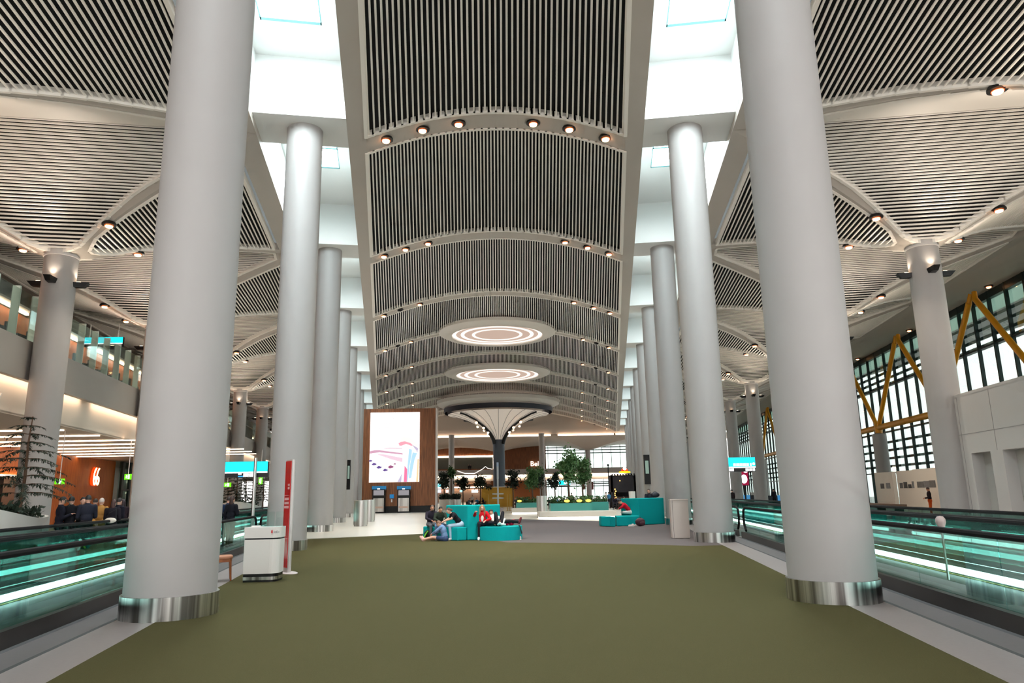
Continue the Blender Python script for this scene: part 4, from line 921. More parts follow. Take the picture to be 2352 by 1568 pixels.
tree(1274, 1086, 1118, 1142, 88, 26, 'small dark tree between the white column and the tallest tree', 1000, .22, mat_=LEAFD)
tree(1178, 1083, 1120, 1143, 88, 30, 'dark tree with forked crown beside the dark mushroom column', 1000, .24, mat_=LEAFD)
tree(1103, 1096, 1119, 1140, 96, 34, 'low dark tree at the near flank of the mushroom column', 1000, .25, mat_=LEAFD)
tree(1063, 1097, 1122, 1140, 98, 26, 'small round tree behind the turquoise sofa back', 1000, .25, mat_=LEAFD)
tree(1020, 1088, 1120, 1142, 90, 28, 'tree standing in the round planter beside the screen wall', 1000, .24, mat_=LEAFD)
tree(1036, 1070, 1095, 1142, 92, 16, 'slender small leaved tree against the white column by the screen wall', 350, .26, mat_=LEAF)
for px0, px1, py0, Y, lab in ((1008, 1034, 1147, 86, 'round pale planter bowl beside the screen wall'), (1032, 1060, 1147, 84, 'steel drum planter next to the pale planter bowl')):
    a, c = dp(px0, 1150, Y), dp(px1, 1150, Y); w = (c.x - a.x) / 2; zt_ = max(.6, dp(px0, py0, Y).z); t = thing('round_planter', lab, 'planter', ((a.x + c.x) / 2, Y, 0))
    b = MB(); b.lathe([(w * .8, 0), (w, zt_), (w * .9, zt_)], ZERO, 24); b.build('bowl', CREAM if px0 < 1020 else STEEL2, t, ZERO); b = MB(); shrub_mass(b, -w * .8, w * .8, -w * .8, w * .8, zt_, .5, 260, leaf=.25); tag(b.build('plants', LEAFD, t, ZERO), kind='stuff')
# Norfolk pines in white boat planters on the shop side
def pine(px, Y, ztop, zb, spread, label, tiers=13, seed=1):
    r = random.Random(seed); q = dp(px, 1150, Y); t = thing('norfolk_pine', label, 'tree', (q.x, Y, zb), 'pines on the shop side'); H = ztop - zb
    b = MB(); b.tube([V(0, 0, -.3), V(.06, 0, H * .4), V(.02, .03, H * .75), V(.08, 0, H)], [.055, .045, .03, .012], 8); b.build('trunk', BARK, t, ZERO)
    b = MB(); lm = MB()
    for i in range(tiers):
        f = i / (tiers - 1); z = H * (.26 + .73 * f); L0 = spread * ((1 - f) ** .75 * .95 + .13); nb = 6 if f < .7 else 5
        for k in range(nb):
            a = 2 * PI * k / nb + r.uniform(-.3, .3) + i; L = L0 * r.uniform(.65, 1.1); pts = []
            for j in range(6): u = j / 5; pts.append(V(math.cos(a) * L * u, math.sin(a) * L * u, z + L * (.18 * u - .36 * u * u)))
            b.tube(pts, [.012 - .0016 * j for j in range(6)], 5)
            for j in range(int(20 + 60 * L)):
                u = r.uniform(.18, 1); p0 = V(math.cos(a) * L * u, math.sin(a) * L * u, z + L * (.18 * u - .36 * u * u)); s = r.choice((-1, 1))
                d = (V(-math.sin(a) * s, math.cos(a) * s, 0) * r.uniform(.4, 1) + V(math.cos(a), math.sin(a), 0) * .6 + V(0, 0, r.uniform(-.9, .05))).normalized() * r.uniform(.1, .24) * (.5 + .5 * (1 - f))
                e = d.cross(V(0, 0, 1)).normalized() * .009
                lm.add([p0 - e, p0 + e, p0 + d * .6 + e * 1.3, p0 + d, p0 + d * .6 - e * 1.3], [(0, 1, 2, 3, 4)])
    b.build('branch', BARK, t, ZERO); tag(lm.build('needles', LEAFD, t, ZERO), kind='stuff')
def boat(cx, cy, L, W_, h0, h1, rz, label):
    t = thing('boat_planter', label, 'planter', (cx, cy, 0), 'white boat planters', rz=rz); b = MB(); n = 32; R_ = []
    for k in range(n):
        a = 2 * PI * k / n; s = math.sin(a); R_.append((V(W_ * .66 * math.cos(a), L * .72 * s, 0), V(W_ * math.cos(a), L * s, h0 + (h1 - h0) * (abs(s) if s < 0 else abs(s) * .3) ** 1.5)))
    vs = [p for p, q in R_] + [q for p, q in R_] + [q * .93 + V(0, 0, .07 * q.z) for p, q in R_] + [V(q.x * .9, q.y * .9, q.z - .12) for p, q in R_]
    fs = []
    for j in range(3): fs += [(j * n + k, j * n + (k + 1) % n, (j + 1) * n + (k + 1) % n, (j + 1) * n + k) for k in range(n)]
    b.add(vs, fs + [tuple(range(3 * n, 4 * n))], 0, True); b.build('shell', WHITE, t, ZERO)
    b = MB()
    for i in range(500):
        a = random.uniform(0, 2 * PI); rr = random.random() ** .5 * .85; x, y = W_ * rr * math.cos(a), L * rr * math.sin(a); s = y / L
        shrub_mass(b, x - .05, x + .05, y - .05, y + .05, h0 + (h1 - h0) * (abs(s) if s < 0 else abs(s) * .3) ** 1.5 - .1, .38, 2, leaf=.17)
    tag(b.build('plants', LEAFD, t, ZERO), kind='stuff')
qq = dp(22, 1183, 22.3)
boat(qq.x - .2, 22.0, 2.6, 1.15, 1.2, 1.62, head_of('L') + .1, 'white boat shaped planter with dark shrubs near the outer column on the shop side')
pine(46, 22.3, dp(66, 956, 22.3).z, 1.1, 1.75, 'tall tiered pine rising from the nearer white boat planter', 10, 3)
qq = dp(552, 1160, 57); boat(qq.x, 57, 2.6, 1.5, 1.1, 1.5, head_of('L'), 'white boat shaped planter with pines behind the walkway passengers')
pine(541, 57, dp(541, 1072, 57).z, 1.0, 1.5, 'slender tiered pine beyond the green exit sign on the shop side', 10, 5)
pine(562, 57.5, dp(562, 1078, 57.5).z, 1.0, 1.5, 'bushy tiered pine behind the sign pole on the shop side', 10, 8)
pine(603, 62, dp(603, 1100, 62).z, 1.0, 1.5, 'tiered pine close to the second column on the shop side', 9, 11)

# ------------------------------------------------------------------ black kiosk with hat shaped neon sign, poles, rails
YK = 82.0; xa, xb = dp(1404, 1120, YK).x, dp(1461, 1120, YK).x; zk = dp(1430, 1090, YK).z
t = thing('market_kiosk', 'black market kiosk with notched roof edge and strings of warm bulbs', 'kiosk', ((xa + xb) / 2, YK, 0))
b = MB(); w = xb - xa
b.box((0, .9, zk * .72), (w, 1.8, zk * .5)); b.box((-w / 2 + .1, .1, zk / 2), (.2, .2, zk)); b.box((w / 2 - .1, .1, zk / 2), (.2, .2, zk)); b.box((0, 1.7, zk / 2), (w, .2, zk)); b.build('shell', mat('kiosk_black', (30, 24, 32), .6, noise=.2, nscale=4), t, ZERO)
b = MB()
for k in range(9): b.box((-w / 2 + w * (k + .5) / 9, -.05, zk + .02), (w / 18, .12, .22))
b.build('notched_edge', BLACKM, t, ZERO); b = MB(); b.box((.2, .4, .6), (w * .8, .7, 1.2)); b.build('counter', mat('kiosk_counter', (70, 46, 36), .6), t, ZERO)
for k in range(9): b = MB(); b.ball((-w / 2 + .42 + .07 * math.sin(k * 2), -.06, .3 + zk * .06 * k), .07, 8); b.build('bulb', emis('amber_bulb', (255, 190, 90), 4), t, ZERO)
b = MB(); b.ball((-.4, -.1, zk * .82), .06, 8); b.build('bulb', emis('amber_bulb'), t, ZERO) if False else b.build('bulb', MATS['amber_bulb'], t, ZERO)
b = MB(); b.tube([V(-w / 2 - .25, 0, 0), V(-w / 2 - .25, 0, zk + 1.1)], .06, 8); b.ball((-w / 2 - .25, 0, zk + 1.1), .14, 8); b.build('lamp_post', BLACKM, t, ZERO)
a = dp(1434, 1084, YK); t = thing('neon_sign', 'glowing hat shaped sign with yellow brim and red band above the black kiosk', 'neon sign', (a.x, YK - .2, a.z))
b = MB(); b.lathe([(0, -.12), (.62, -.08), (.66, .05), (.4, .09), (0, .1)], ZERO, 20, sy=.3); b.build('brim', emis('neon_yellow', (255, 206, 0), 1.6), t, ZERO)
b = MB(); b.lathe([(.4, .09), (.36, .28), (.2, .42), (0, .43)], ZERO, 18, sy=.3); b.build('band', emis('neon_red', (255, 60, 10), 1.4), t, ZERO)
b = MB(); b.ball((0, -.1, .38), (.2, .08, .17), 12); b.build('crown_glow', emis('neon_white', (255, 240, 225), 3), t, ZERO); b = MB(); b.tube([V(0, .1, -a.z + zk * .9), V(0, .1, 0)], .04, 6); b.build('mast', BLACKM, t, ZERO)
a = dp(1452, 1142, 60); t = thing('white_bin', 'white tapered bin standing beyond the window side sofa', 'bin', (a.x, 60, 0)); b = MB(); b.lathe([(.2, 0), (.28, 1.75), (.24, 1.75)], ZERO, 18); b.build('shell', WHITE, t, ZERO)
a = dp(1144, 1150, 72); t = thing('direction_post', 'slim pale signpost with cross arms before the dark mushroom column', 'signpost', (a.x, 72, 0))
b = MB(); b.box((0, 0, 2.2), (.16, .12, 4.4)); b.build('post', mat('post_grey', (176, 182, 186), .4), t, ZERO); b = MB(); b.box((0, .05, 4.0), (.2, .04, 1.6)); b.build('blue_panel', mat('pale_blue', (150, 170, 196), .5), t, ZERO)
for z in (1.35, 1.75): b = MB(); b.box((0, .08, z), (1.1, .05, .12)); b.build('cross_arm', mat('post_grey'), t, ZERO)
b = MB(); b.box((-.2, 0, .2), (1.4, .8, .4)); b.build('base', mat('base_mauve', (176, 164, 166), .6), t, ZERO)
for i, px in enumerate((1122, 1165, 1171)):
    a = dp(px, 1150, 76); t = thing('barrier_post', 'yellow barrier post, %s beside the slim signpost' % ORD[i], 'barrier post', (a.x, 76, 0), 'yellow barrier posts')
    b = MB(); b.lathe([(.18, 0), (.18, .04), (.035, .06), (.035, 1.7)], ZERO, 12); b.build('post', mat('post_yellow', (176, 140, 50), .4), t, ZERO)
a = dp(1143, 1125, 100); t = thing('yellow_counter', 'mustard yellow counter at the foot of the mushroom column', 'counter', (a.x, 104, 0))
b = MB(); b.box((0, 0, 1.35), (4.6, 1.2, 2.7)); b.build('front', mat('mustard', (190, 140, 30), .5), t, ZERO); b = MB(); b.box((0, -.05, 2.75), (4.8, 1.4, .1)); b.build('top', CREAM, t, ZERO)
# ------------------------------------------------------------------ ceiling discs, mushroom column
def disc(Y, r, z, label):
    t = thing('ceiling_disc', label, 'ceiling light', (CX0, Y, z))
    b = MB(); b.lathe([(r, .55), (r * .99, .3), (r * .9, .05), (r * .79, 0), (r * .77, .05), (r * .77, .3)], ZERO, 64, caps=False); b.build('rim', mat('disc_rim', (226, 218, 210), .5), t, ZERO)
    b = MB(); b.lathe([(r * .775, .2), (0, .2)], ZERO, 64); b.build('diffuser', mat('disc_diffuser', (176, 162, 152), .6, emit=(236, 216, 202), estr=.3), t, ZERO)
    for a, c in ((.70, .765), (.56, .62), (.38, .43)):
        b = MB(); b.lathe([(r * c, .19), (r * c, .15), (r * a, .15), (r * a, .19)], ZERO, 64, caps=False); b.build('glowing_ring', emis('disc_ring', (255, 240, 226), 1.05), t, ZERO)
    b = MB(); b.lathe([(.3, .3), (.3, 1.8)], ZERO, 12); b.build('hanger', DSTEEL, t, ZERO)
disc(66.2, 5.55, 16.25, 'round ceiling disc with three glowing rings, the one hanging nearer the turquoise seats')
disc(94.4, 7.1, 17.1, 'round ceiling disc with glowing rings between its twin and the mushroom column')
YMC = 120.0
t = thing('mushroom_column', 'dark blue grey column opening into a white ribbed funnel with black arms', 'column', (CX0 + .1, YMC, 0))
b = MB(); b.lathe([(1.0, 0), (.95, 11.2)], ZERO, 40); b.build('shaft', mat('slate_blue_paint', (74, 84, 98), .6, noise=.08, nscale=2), t, ZERO)
b = MB(); NB = 48; prf = [(.95, 10.6), (1.15, 11.1), (1.9, 11.9), (3.3, 12.9), (5.2, 13.9), (7.4, 14.6), (8.4, 14.75)]
b.lathe(prf, ZERO, NB, caps=False); b.build('funnel', mat('funnel_membrane', (232, 220, 208), .6, emit=(240, 226, 212), estr=.22), t, ZERO)
b = MB()
for k in range(24): a = 2 * PI * k / 24; b.tube([V(math.cos(a) * (r - .02), math.sin(a) * (r - .02), z - .03) for r, z in prf], .035, 5)
b.build('seam', mat('seam_grey', (150, 140, 132), .6), t, ZERO)
b = MB(); b.lathe([(9.0, 15.0), (9.1, 15.7), (8.6, 15.75), (8.5, 15.0)], ZERO, 64, caps=False); b.build('dark_rim', mat('dark_navy_rim', (44, 46, 60), .5), t, ZERO)
b = MB(); b.lathe([(10.3, 16.9), (10.2, 16.4), (9.1, 15.9), (8.0, 15.9), (8.0, 16.4)], ZERO, 64, caps=False); b.build('ceiling_ring', mat('disc_rim'  , (190, 184, 180)), t, ZERO)
for j in range(4):
    a = PI * .25 + PI / 2 * j; b = MB(); b.tube([V(math.cos(a) * (r + .1), math.sin(a) * (r + .1), z - .28) for r, z in [(.9, 10.2), (1.2, 11.0)] + prf[2:]], [.3, .3, .26, .2, .17, .15, .15], 8); arm = b.build('arm', BLACKM, t, ZERO)
    for r, z in ((2.3, 12.05), (3.3, 12.75), (4.9, 13.5)):
        b = MB(); b.ball((math.cos(a) * (r + .16), math.sin(a) * (r + .16), z - .36), .2, 10)
        b.build('bulb', emis('arm_bulb', (255, 200, 150), 8), arm, ZERO)

# ------------------------------------------------------------------ downlights
def downlight_proto(label, loc, group, lit=True):
    t = thing('ceiling_downlight', label, 'downlight', loc, group)
    b = MB(); b.lathe([(.22, .1), (.27, .02), (.27, -.04), (.15, -.055), (.12, -.02), (0, -.02)], ZERO, 20); b.build('housing', BLACKM, t, ZERO)
    b = MB(); b.lathe([(.14, -.05), (.14, -.11), (.11, -.13), (0, -.14)], ZERO, 18); b.build('lamp', emis('downlight_lamp', (255, 190, 130), 9) if lit else BLACKM, t, ZERO)
    b = MB(); b.lathe([(.165, -.045), (.165, -.075), (.155, -.075)], ZERO, 18, caps=False); b.build('trim_ring', emis('downlight_rim', (255, 90, 40), 2.0) if lit else BLACKM, t, ZERO)
    return t
prl = downlight_proto('x', (0, 0, -40), 'x'); prd = downlight_proto('y', (0, 0, -40), 'y', False); used_l = used_d = False
BANDS = {1: ((.85, 1), (.57, 1), (.29, 1)), 2: ((.9, 1), (.73, 1), (.55, 1)), 3: ((.92, 1), (.79, 0), (.63, 1))}
far_b = ((.92, 1), (.82, 0), (.71, 1))
for i in range(1, 12):
    for fx, on in BANDS.get(i, far_b):
        for sg in (-1, 1):
            if i == 3 and sg == 1: on = 1
            sdn = 'shop' if sg < 0 else 'window'
            lab = ('lit' if on else 'dark') + ' downlight in the %s vault band, %s from the %s side edge' % (ORD[i - 1], ORD[[q[0] for q in BANDS.get(i, far_b)].index(fx)], sdn)
            loc = vp(fx * sg, YB[i], -.02)
            o = dup(prl if on else prd, loc, 0, lab, 'vault downlights')
for sd in 'LR':
    for k in range(-1, 8):
        s0 = 31.04 + BAY * k
        for qs in (-1, 1):
            for qt in (1, -1):
                u = .27; dt = u * USPAN; z = Bz(dt)
                lab = 'groin downlight %s and %s the %s outer column, %s side' % ('before' if qs < 0 else 'beyond', 'inside' if qt > 0 else 'outside', ORD[k + 1], SIDE[sd])
                dup(prl, P(sd, s0 + qs * SH * u, TO - qt * dt, z - .02), 0, lab, 'groin downlights')
for k in range(9):
    dup(prl, P('R', 36.0 + BAY * k - BAY, 22.0, 14.6), 0, 'lit round downlight over the tall facade, %s of the row' % ORD[k], 'facade downlights')
for pr in (prl, prd):
    for c in list(pr.children): bpy.data.objects.remove(c)
    bpy.data.objects.remove(pr)

# ------------------------------------------------------------------ the hall at the far end
YE, YF, YBK = 158.5, 184.0, 200.0
hwE = hw(158) + .6
for i, (a, c) in enumerate(((-hwE, -16.0), (-14.5, -1.4), (1.6, 11.6), (13.2, 25.5), (26.0, hwE + 2))):
    b = MB(); b.box((CX0 + (a + c) / 2, YE + .3, 14.35), (c - a, .5, .3)); tag(b.build('light_strip', emis('far_strip', (255, 214, 180), 6)), 'warm glowing line closing the vault at the far hall, %s piece from the shop side' % ORD[i], 'light line', 'far light lines')
b = MB(); b.box((0, YE + .6, 17.34), (90, .5, 5.6)); tag(b.build('wall_back', SOFFIT), 'upstand over the far hall opening', 'wall', kind='structure')
for i, (px, Y) in enumerate(((1037, 157.0), (1246, 157.0))):
    q = dp(px, 1100, Y); column(['white column standing under the far light line beside the screen wall', 'white column standing under the far light line beside the round green tree'][i], (q.x, Y, 0), 14.6, .62, .3, 'far hall columns')
for i, px in enumerate((1143, 1350, 960, 1560)):
    q = dp(px, 1040, YF); xc = q.x
    column(['white hall column hidden behind the mushroom column', 'white hall column rising into a pale fan vault before the far windows', 'white hall column behind the screen wall', 'white hall column behind the window side row'][i], (xc, YF, 0), 12.4, .66, .3, 'far hall columns')
    b = MB(); N = 14; hx = 11.6; dyy = 22
    for j in range(N):
        v0, v1 = j / N, (j + 1) / N
        for sg in (-1, 1):
            z0, z1 = 12.4 + 2.3 * prof(v0), 12.4 + 2.3 * prof(v1)
            b.quad((xc, YF - dyy * v0, z0), (xc + sg * hx * v0, YF - dyy * v0, z0), (xc + sg * hx * v1, YF - dyy * v1, z1), (xc, YF - dyy * v1, z1))
            b.quad((xc, YF + 14 * v0, z0), (xc + sg * hx * v0, YF + 14 * v0, z0), (xc + sg * hx * v1, YF + 14 * v1, z1), (xc, YF + 14 * v1, z1))
            b.quad((xc + sg * hx * v0, YF - dyy * v0, z0), (xc + sg * hx * v0, YF + 14 * v0, z0), (xc + sg * hx * v1, YF + 14 * v1, z1), (xc + sg * hx * v1, YF - dyy * v1, z1))
    tag(b.build('ceiling', CREAM), 'pale fan vault over the far hall, %s' % ['behind the mushroom column', 'before the far windows', 'behind the screen wall', 'behind the window side row'][i], 'ceiling', kind='structure')
b = MB(); b.box((0, 182, 15.2), (90, 46, .2)); tag(b.build('ceiling', SOFFIT), 'flat ceiling over the far hall', 'ceiling', kind='structure')
xw = dp(1254, 1060, YBK).x
b = MB(); b.box(((-60 + xw) / 2, YBK, 7.5), (60 + xw, .4, 15.2)); tag(b.build('wall_back', WOOD), 'walnut wood back wall of the far hall', 'wall', kind='structure')
x6, x7, x8 = dp(1135, 1060, YBK).x, dp(1000, 1060, YBK).x, dp(1255, 1060, YBK).x
for i, (xa_, xb_, za, zb_, m, lab) in enumerate(((-40, x6 + .0, dp(1100, 1048, YBK).z - .2, dp(1100, 1048, YBK).z + .25, WARM2, 'level warm light line framing the balcony recess in the far wood wall'), (x6 - .3, x6 + .1, dp(1100, 1078, YBK).z, dp(1100, 1048, YBK).z, WARM2, 'upright warm light line ending the balcony recess in the far wood wall'), (-40, dp(1085, 1020, YBK).x, dp(1060, 1023, YBK).z, dp(1060, 1019, YBK).z, emis('amber_line', (255, 170, 80), 3), 'amber light line high on the far wood wall beside the screen wall'), (dp(1195, 1020, YBK).x, dp(1242, 1020, YBK).x, dp(1220, 1020, YBK).z, dp(1220, 1016.5, YBK).z, emis('amber_line', (255, 170, 80), 3), 'amber light line high on the far wood wall beside the white column'))):
    b = MB(); b.box(((xa_ + xb_) / 2, YBK - .35, (za + zb_) / 2), (xb_ - xa_, .2, zb_ - za)); tag(b.build('light_strip', m), lab, 'light line')
b = MB(); za, zb_ = dp(1060, 1077, YBK).z, dp(1060, 1050, YBK).z; b.box(((-40 + x6) / 2, YBK - .24, (za + zb_) / 2), (x6 + 40, .1, zb_ - za)); tag(b.build('window_50', mat('dim_recess', (72, 76, 68), .3)), 'dim glazed balcony recess in the far wood wall', 'window', kind='structure')
text('script_sign', 'Bel', 1.9, dp(1218, 1070, YBK - .5), (1, 0, 0), (0, 0, 1), emis('script_white', (255, 244, 230), 2), None, .1); tag(bpy.data.objects['script_sign'], 'white lit script lettering on the far wood wall beside the white column', 'sign')
# mezzanine front across the hall
zf1, zf0 = dp(1200, 1077, YF + 1).z, dp(1200, 1089, YF + 1).z
b = MB(); b.box((0, YF + 1.2, (zf0 + zf1) / 2), (90, .4, zf1 - zf0)); b.box((0, YF + 9, zf0 + .3), (90, 15, .4)); tag(b.build('wall_back', FASCIA), 'grey balcony fascia across the far hall', 'fascia', kind='structure')
b = MB(); b.tube([dp(px, py, YF + .9) for px, py in ((1050, 1081), (1068, 1087), (1090, 1087), (1108, 1077), (1115, 1071), (1120, 1075), (1131, 1077))], .1, 6); tag(b.build('cable_light', emis('thin_white', (255, 246, 236), 1.2)), 'thin wavy light line along the far balcony fascia', 'light line')
z1, z0 = dp(1200, 1092, YF + 2).z, dp(1200, 1103, YF + 2).z
b = MB(); b.box((0, YF + 2, (z0 + zf0) / 2), (90, .3, zf0 - z0)); tag(b.build('wall_back', CREAM), 'cream lower fascia across the far hall', 'fascia', kind='structure')
for i, (p0, p1) in enumerate(((1000, 1128), (1157, 1208), (1252, 1342), (1358, 1436))):
    a, c = dp(p0, 1091, YF + 1.5).x, dp(p1, 1091, YF + 1.5).x; b = MB(); b.box(((a + c) / 2, YF + 1.55, z1 - .05), (c - a, .3, .5)); tag(b.build('light_strip', WARM2), 'warm cove light under the far balcony, %s piece from the shop side' % ORD[i], 'cove light', 'far cove lights')
a, c = dp(1150, 1120, YBK - 3), dp(1246, 1120, YBK - 3); b = MB(); b.box(((a.x + c.x) / 2, YBK - 3, 3.2), (c.x - a.x, .3, 6.4)); tag(b.build('wall_back', mat('salmon_wood', (206, 118, 66), .5)), 'orange shop wall under the far balcony beside the white column', 'wall', kind='structure')
a, c = dp(960, 1120, YBK - 3), dp(1128, 1120, YBK - 3); b = MB(); b.box(((a.x + c.x) / 2, YBK - 2.6, 1.7), (c.x - a.x, .3, 3.4)); b.box(((a.x + c.x) / 2, YBK - 2.6, 5.8), (c.x - a.x, .3, 2.2)); tag(b.build('wall_back', mat('shop_beige', (186, 150, 124), .6)), 'beige shop fronts under the far balcony', 'wall', kind='structure')
for i, (px0, px1, py0, py1, col) in enumerate(((1001, 1014, 1110, 1118, (120, 220, 240)), (1003, 1013, 1123, 1131, (200, 210, 250)), (1056, 1064, 1125, 1130, (150, 220, 240)), (1083, 1098, 1124, 1131, (200, 226, 236)), (1111, 1120, 1123, 1131, (255, 220, 226)), (1024, 1032, 1124, 1131, (250, 210, 200)))):
    a, c = dp(px0, py1, YBK - 4), dp(px1, py0, YBK - 4); b = MB(); b.box(((a.x + c.x) / 2, YBK - 4, (a.z + c.z) / 2), (c.x - a.x, .25, c.z - a.z)); tag(b.build('lit_shop_sign', emis('shop_sign_%d' % i, col, 1.6)), 'small lit shop sign under the far balcony, %s counting from the screen wall' % ORD[i], 'shop sign', 'far shop signs')
b = MB(); a, c = dp(1066, 1119, YBK - 3.4), dp(1103, 1119, YBK - 3.4); b.box(((a.x + c.x) / 2 - 3, YBK - 3.4, a.z), (c.x - a.x + 8, .2, .35)); tag(b.build('light_strip', WARM2), 'level warm light line over the far shop fronts', 'light line')
b = MB(); a = dp(1123, 1119, YBK - 3.4); c = dp(1123, 1140, YBK - 3.4); b.box((a.x, YBK - 3.4, (a.z + max(c.z, .3)) / 2), (.45, .2, a.z - max(c.z, .3))); tag(b.build('light_strip', WARM2), 'upright warm light line beside the mushroom column foot', 'light line')
# far windows, upper and lower band
for nm, pz0, pz1, bars, lab in (('window_51', 1074, 1010, (1021, 1027, 1033, 1040), 'tall far window band with level bars above the balcony'), ('window_52', 1142, 1100, (1107, 1110.5, 1116), 'far window band under the balcony')):
    w = tag(thing(nm, lab, 'window', (30, YBK, dp(1340, pz0, YBK).z), kind='structure')); z0, z1 = max(0, dp(1340, pz0, YBK).z), dp(1340, pz1, YBK).z
    b = MB(); b.box(((xw + 62) / 2, YBK + .1, (z0 + z1) / 2), (62 - xw, .05, z1 - z0)); b.build('glass', FACGL, w)
    b = MB()
    for py in bars: zb2 = dp(1340, py, YBK).z; b.box(((xw + 62) / 2, YBK, zb2), (62 - xw, .2, .28))
    b.build('transom', mat('bar_grey', (84, 92, 92), .5), w)
    b = MB(); x = xw + .6
    while x < 60: b.box((x, YBK, (z0 + z1) / 2), (.14, .2, z1 - z0)); x += 2.5
    b.build('mullion', mat('bar_grey', (84, 92, 92), .5), w)
b = MB(); a, c = dp(1340, 1074, YBK).z, dp(1340, 1100, YBK).z; b.box(((xw + 62) / 2, YBK + .1, (a + c) / 2), (62 - xw, .3, a - c)); b.box(((xw + 62) / 2, YBK + .1, 16.6), (62 - xw, .3, 2.6)); tag(b.build('wall_back', FASCIA), 'band of wall between the far windows', 'wall', kind='structure')
t, w, h, s = sign('wayfinding_sign', 'small cyan sign under the far balcony beside the tallest indoor tree', 1284, 1310, 1103, 1118, 150)
b = MB(); b.box((.2 * w, -.1, s + (h - s) * .5), (.5 * w, .02, (h - s) * .5)); b.build('lettering', SW, t, ZERO); b = MB(); b.tube([V(-.3 * w, 0, -t.location.z), V(-.3 * w, 0, h)], .08, 6); b.build('pole', DSTEEL, t, ZERO)
for i, px in enumerate((1341, 1361)):
    a = dp(px, 1116, YF - 2); t = thing('hanging_banner', 'dark red upright banner %s the hall column before the far windows' % ['on the shop flank of', 'on the window flank of'][i], 'banner', (a.x, YF - 2, dp(px, 1124, YF - 2).z)); b = MB(); b.box((0, 0, .9), (.5, .15, 1.8)); b.build('cloth', mat('banner_brown', (110, 60, 52), .6), t, ZERO)
# ------------------------------------------------------------------ people in the picture
NAVY, BLK = (26, 26, 38), (24, 22, 26)
def at_(px, Y, z=0.0): q = dp(px, 1150, Y); return (q.x, Y, z)
A_L = head_of('L')
# queue by the shop side walkway
ORANGE_WALL = 'before the orange wood wall'
person('man in black suit looking down at his hands before the orange wood wall', at_(141, 22.4), -1.0, stand('phone'), NAVY, BLK, hair=(24, 20, 22), hpitch=-.35, coat=True, scale=1.03)
person('person in long black coat seen from behind, before the orange wood wall', at_(164, 22.6), .1, stand('front'), (20, 20, 26), BLK, hair=(20, 18, 20), coat=True, scale=1.03)
person('man with thick black hair and dark hooded jacket turned towards the wall', at_(203, 22.5), .7, stand('front'), (34, 36, 48), BLK, hair=(22, 20, 22), scale=1.05)
person('person in black facing the man in the hooded jacket', at_(190, 23.6), -2.2, stand('front'), (24, 24, 32), BLK, hair=(24, 20, 20), scale=1.02)
person('bald older man in mustard coat with hands behind his back', at_(233, 24.4), .05, stand('back'), (176, 126, 66), (80, 74, 70), hair=(190, 176, 168), coat=True, topname='coat')
person('short person in brown behind the man in mustard coat', at_(219, 26.6), .2, stand(), (70, 44, 44), BLK, hair=(50, 38, 34))
person('woman with long brown hair and dark jacket carrying a pale bag', at_(261, 23.8), .1, stand('front'), (30, 26, 34), BLK, hair=(66, 38, 34), style='back', scale=.97)
person('person in dark navy coat close to the shop glazing', at_(273, 25.2), -.3, stand(), NAVY, BLK, hair=(36, 28, 28), scale=1.0)
person('dark clad person partly behind the nearest big column', at_(284, 25.8), 1.2, stand('front'), (40, 26, 34), BLK, hair=(40, 24, 30), style='back', scale=.98)
q = at_(258, 23.4, .98); t = thing('shoulder_bag', 'pale cream shoulder bag carried by the woman with long brown hair', 'bag', q); b = MB(); b.ball((0, 0, .08), (.19, .06, .085), 14); b.build('pouch', CREAM, t, ZERO); b = MB(); b.tube([V(-.17, 0, .1), V(-.06, .0, .3), V(.1, .1, .42), V(.17, 0, .1)], .012, 6); b.build('strap', BLACKM, t, ZERO)
# passengers on the shop side walkway
zb = .052
def on_walk(px, s, t_): return P('L', s, t_, zb)
person('passenger in black with long dark hair riding the shop side walkway', P('L', 25.0, 2.55, zb), .4, stand('front'), (22, 20, 24), BLK, hair=(30, 20, 22), style='back', scale=.95)
person('passenger in black coat with brown hair, middle of the riders on the walkway', P('L', 25.8, 2.0, zb), -.3, stand('phone'), (20, 20, 28), BLK, hair=(54, 34, 30), style='back', scale=.96, coat=True)
person('passenger in navy puffer jacket by the sign pole', P('L', 27.1, 2.35, .012), .5, stand('front'), (28, 44, 74), NAVY, hair=(40, 30, 28), scale=.98)
person('passenger in dark coat with red collar riding behind the others', P('L', 24.0, 3.05, zb), -1.2, stand(), (34, 26, 34), BLK, hair=(40, 26, 24), scale=.96)
# centre seating: family on the angled seat
S_ = .52 - .46
def seat_(*a, **k): return sit(*a, seat=.5, **k)
person('bearded man in dark jacket seated behind the boy on the turquoise sofa', (-2.62, 28.55, 0), -2.75, seat_(.1), (46, 40, 52), (104, 102, 106), skin='tan', hair=(96, 74, 62), shoe=(60, 50, 46), style='beard', vox=.017, hyaw=-.2, scale=.96)
person('young man in dark camouflage green jacket seated with a phone on the turquoise sofa', (-2.25, 28.15, 0), -2.9, seat_(.16, knee=.2), (48, 56, 46), (92, 116, 146), skin='warm', hair=(34, 26, 24), shoe=(220, 216, 214), vox=.017, hpitch=-.3, hyaw=.3, scale=.94)
person('woman in black t-shirt and pale jeans with hair bun leaning forward on the turquoise sofa', (-1.42, 27.72, 0), 1.85, seat_(.3, knee=.1), (28, 26, 32), (170, 186, 204), skin='fair', hair=(86, 52, 40), shoe=(216, 206, 204), sleeve='short', style='bun', vox=.017, hpitch=-.25, topname='t_shirt', scale=.95)
t = thing('mobile_phone', 'dark phone held over the lap of the young man in camouflage jacket', 'phone', (-2.16, 27.66, .88)); b = MB(); b.box((0, 0, 0), (.08, .15, .012), .2); b.build('case', BLACKM, t, ZERO)
